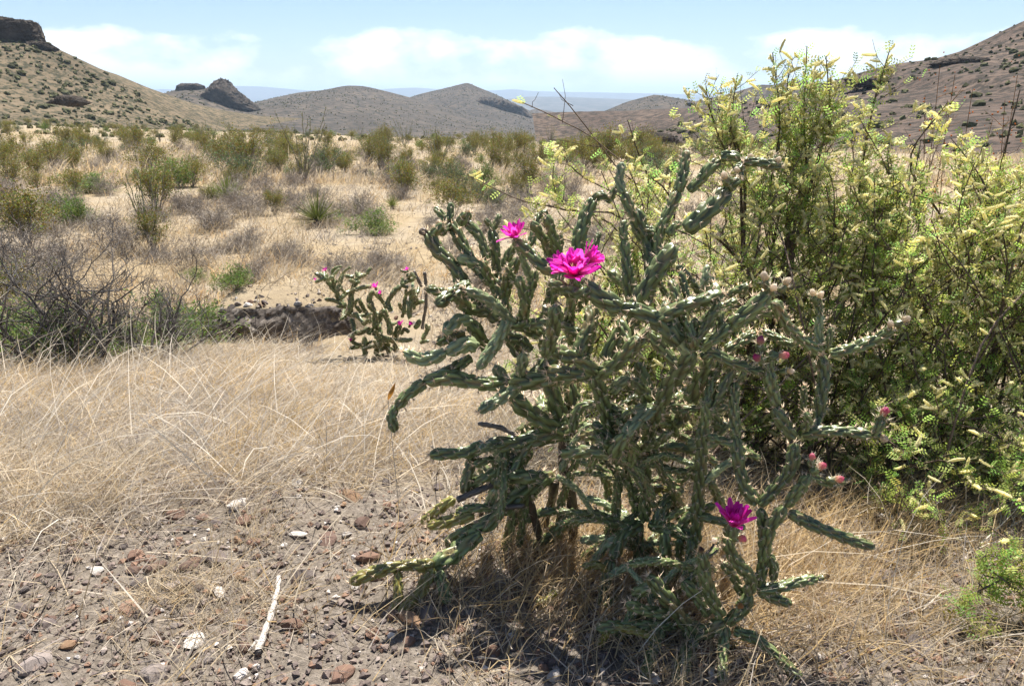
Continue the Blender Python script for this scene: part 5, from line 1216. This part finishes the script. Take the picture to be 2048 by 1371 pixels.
# ------------------------------------------------------------------ scrub dotted over the hills
BUSH_ME = [mk_mesh('hillside_shrub', blob(q + 60, ICO2, 0.5)[0] * [1, 1, .75], ICO2[1], M['scrub'], np.ones((len(ICO2[0]), 3)) * c, False) for q, c in enumerate((0.8, 1.0, 1.3, 1.1))]
def hillside(H, n, xr, yr, smin, smax, label, group):
    _, X, Yv, zat = H; rng = np.random.default_rng(n); c = 0
    x = rng.uniform(*xr, n); y = yr[0] + (yr[1] - yr[0]) * rng.random(n) ** 0.6; z = zat(x, y)
    for q in range(n):
        o = link('hillside_shrub', BUSH_ME[q % 4]); s = rng.uniform(smin, smax)
        o.location = (x[q], y[q], z[q] + s * .2); o.scale = (s, s, s * rng.uniform(.7, 1.1)); o.rotation_euler = (0, 0, rng.uniform(0, 6))
        tag(o, label, 'shrub', group)
hillside(H_left, 150, (-160, -60), (160, 238), 0.45, 1.15, 'small dark shrub on the left hillside below the caprock', 'shrubs on the left hillside')
hillside(H_right, 140, (20, 150), (60, 192), 0.35, 1.0, 'small dark shrub on the stony right hillside', 'shrubs on the right hillside')
def far_scrub(H, n, smin, smax, name, label, seed, parent=None):
    o, X, Yv, zat = H; rng = np.random.default_rng(seed); nvf = len(Yv) - 25
    x = rng.uniform(X[0], X[-1], n); y = Yv[0] + (Yv[nvf] - Yv[0]) * rng.random(n) ** 0.7; z = zat(x, y)
    kp = fbm(x * 9 / np.ptp(X) * 2, y * 30 / np.ptp(X), 3) + rng.normal(size=n) * .12 > -0.08; x, y, z = x[kp], y[kp], z[kp]; n = len(x)
    s = rng.uniform(smin, smax, n)
    V, F, C = stamp(*OCTA, np.stack([x, y, z + s * .2], -1), rot_to(rng.normal(size=(n, 3)), rng), s[:, None] * rng.uniform(.7, 1.2, (n, 3)), np.repeat(rng.uniform(.7, 1.7, (n, 1)), 3, 1))
    q = setting(mk(name, V, F, M['scrub'], None, C, False), 'stuff', label); q['category'] = 'scrub'
far_scrub(H_left, 3200, .2, .75, 'scrub', 'low scrub covering the left hillside', 1); far_scrub(H_right, 3200, .15, .6, 'scrub', 'low scrub covering the stony right hillside', 2)
far_scrub(H_mid, 7000, .3, .85, 'scrub', 'fine scrub over the rounded middle hill', 3); far_scrub(H_dome, 2200, .4, 1.1, 'scrub', 'fine scrub over the domed hill', 4); far_scrub(H_rmid, 2000, .3, .9, 'scrub', 'fine scrub over the low hill right of the gap', 5); far_scrub(H_butte, 900, .4, 1.0, 'scrub', 'fine scrub on the slope below the butte', 6)
def plain_scrub():
    rng = np.random.default_rng(8); n = 1200; y = rng.uniform(70, 330, n); x = rng.uniform(-0.8, 0.55, n) * y
    s = rng.uniform(.15, .45, n); V, F, C = stamp(*ICO1, np.stack([x, y, gz(x, y) + s * .3], -1), rot_to(rng.normal(size=(n, 3)), rng), s[:, None] * rng.uniform(.7, 1.2, (n, 3)), np.repeat(rng.uniform(.8, 2.0, (n, 1)), 3, 1) * np.array([[1, 1, .8]]))
    q = setting(mk('scrub', V, F, M['scrub'], None, C, False), 'stuff', 'low scrub along the far edge of the plain'); q['category'] = 'scrub'
plain_scrub()

# ------------------------------------------------------------------ air
def haze():
    lo, hi = -620.0, 320.0
    V = np.array([[x, y, z] for x in (-24000, 24000) for y in (-24000, 24000) for z in (lo, hi)], float)
    F = np.array([[0, 1, 3, 2], [4, 6, 7, 5], [0, 4, 5, 1], [2, 3, 7, 6], [0, 2, 6, 4], [1, 5, 7, 3]])
    m = bpy.data.materials.new('haze'); m.use_nodes = True; ns = m.node_tree.nodes; ns.clear()
    out = ns.new('ShaderNodeOutputMaterial'); v = ns.new('ShaderNodeVolumePrincipled')
    v.inputs['Color'].default_value = (0.60, 0.78, 1.0, 1); v.inputs['Density'].default_value = 1.3e-4; v.inputs['Anisotropy'].default_value = 0.2
    m.node_tree.links.new(v.outputs[0], out.inputs['Volume'])
    setting(mk('haze', V, F, m, None, None, False), 'stuff', 'pale blue air haze over the far hills')
haze()

tri = sum(len(m.loops) - 2 * len(m.polygons) for m in bpy.data.meshes)
print('triangles', tri)
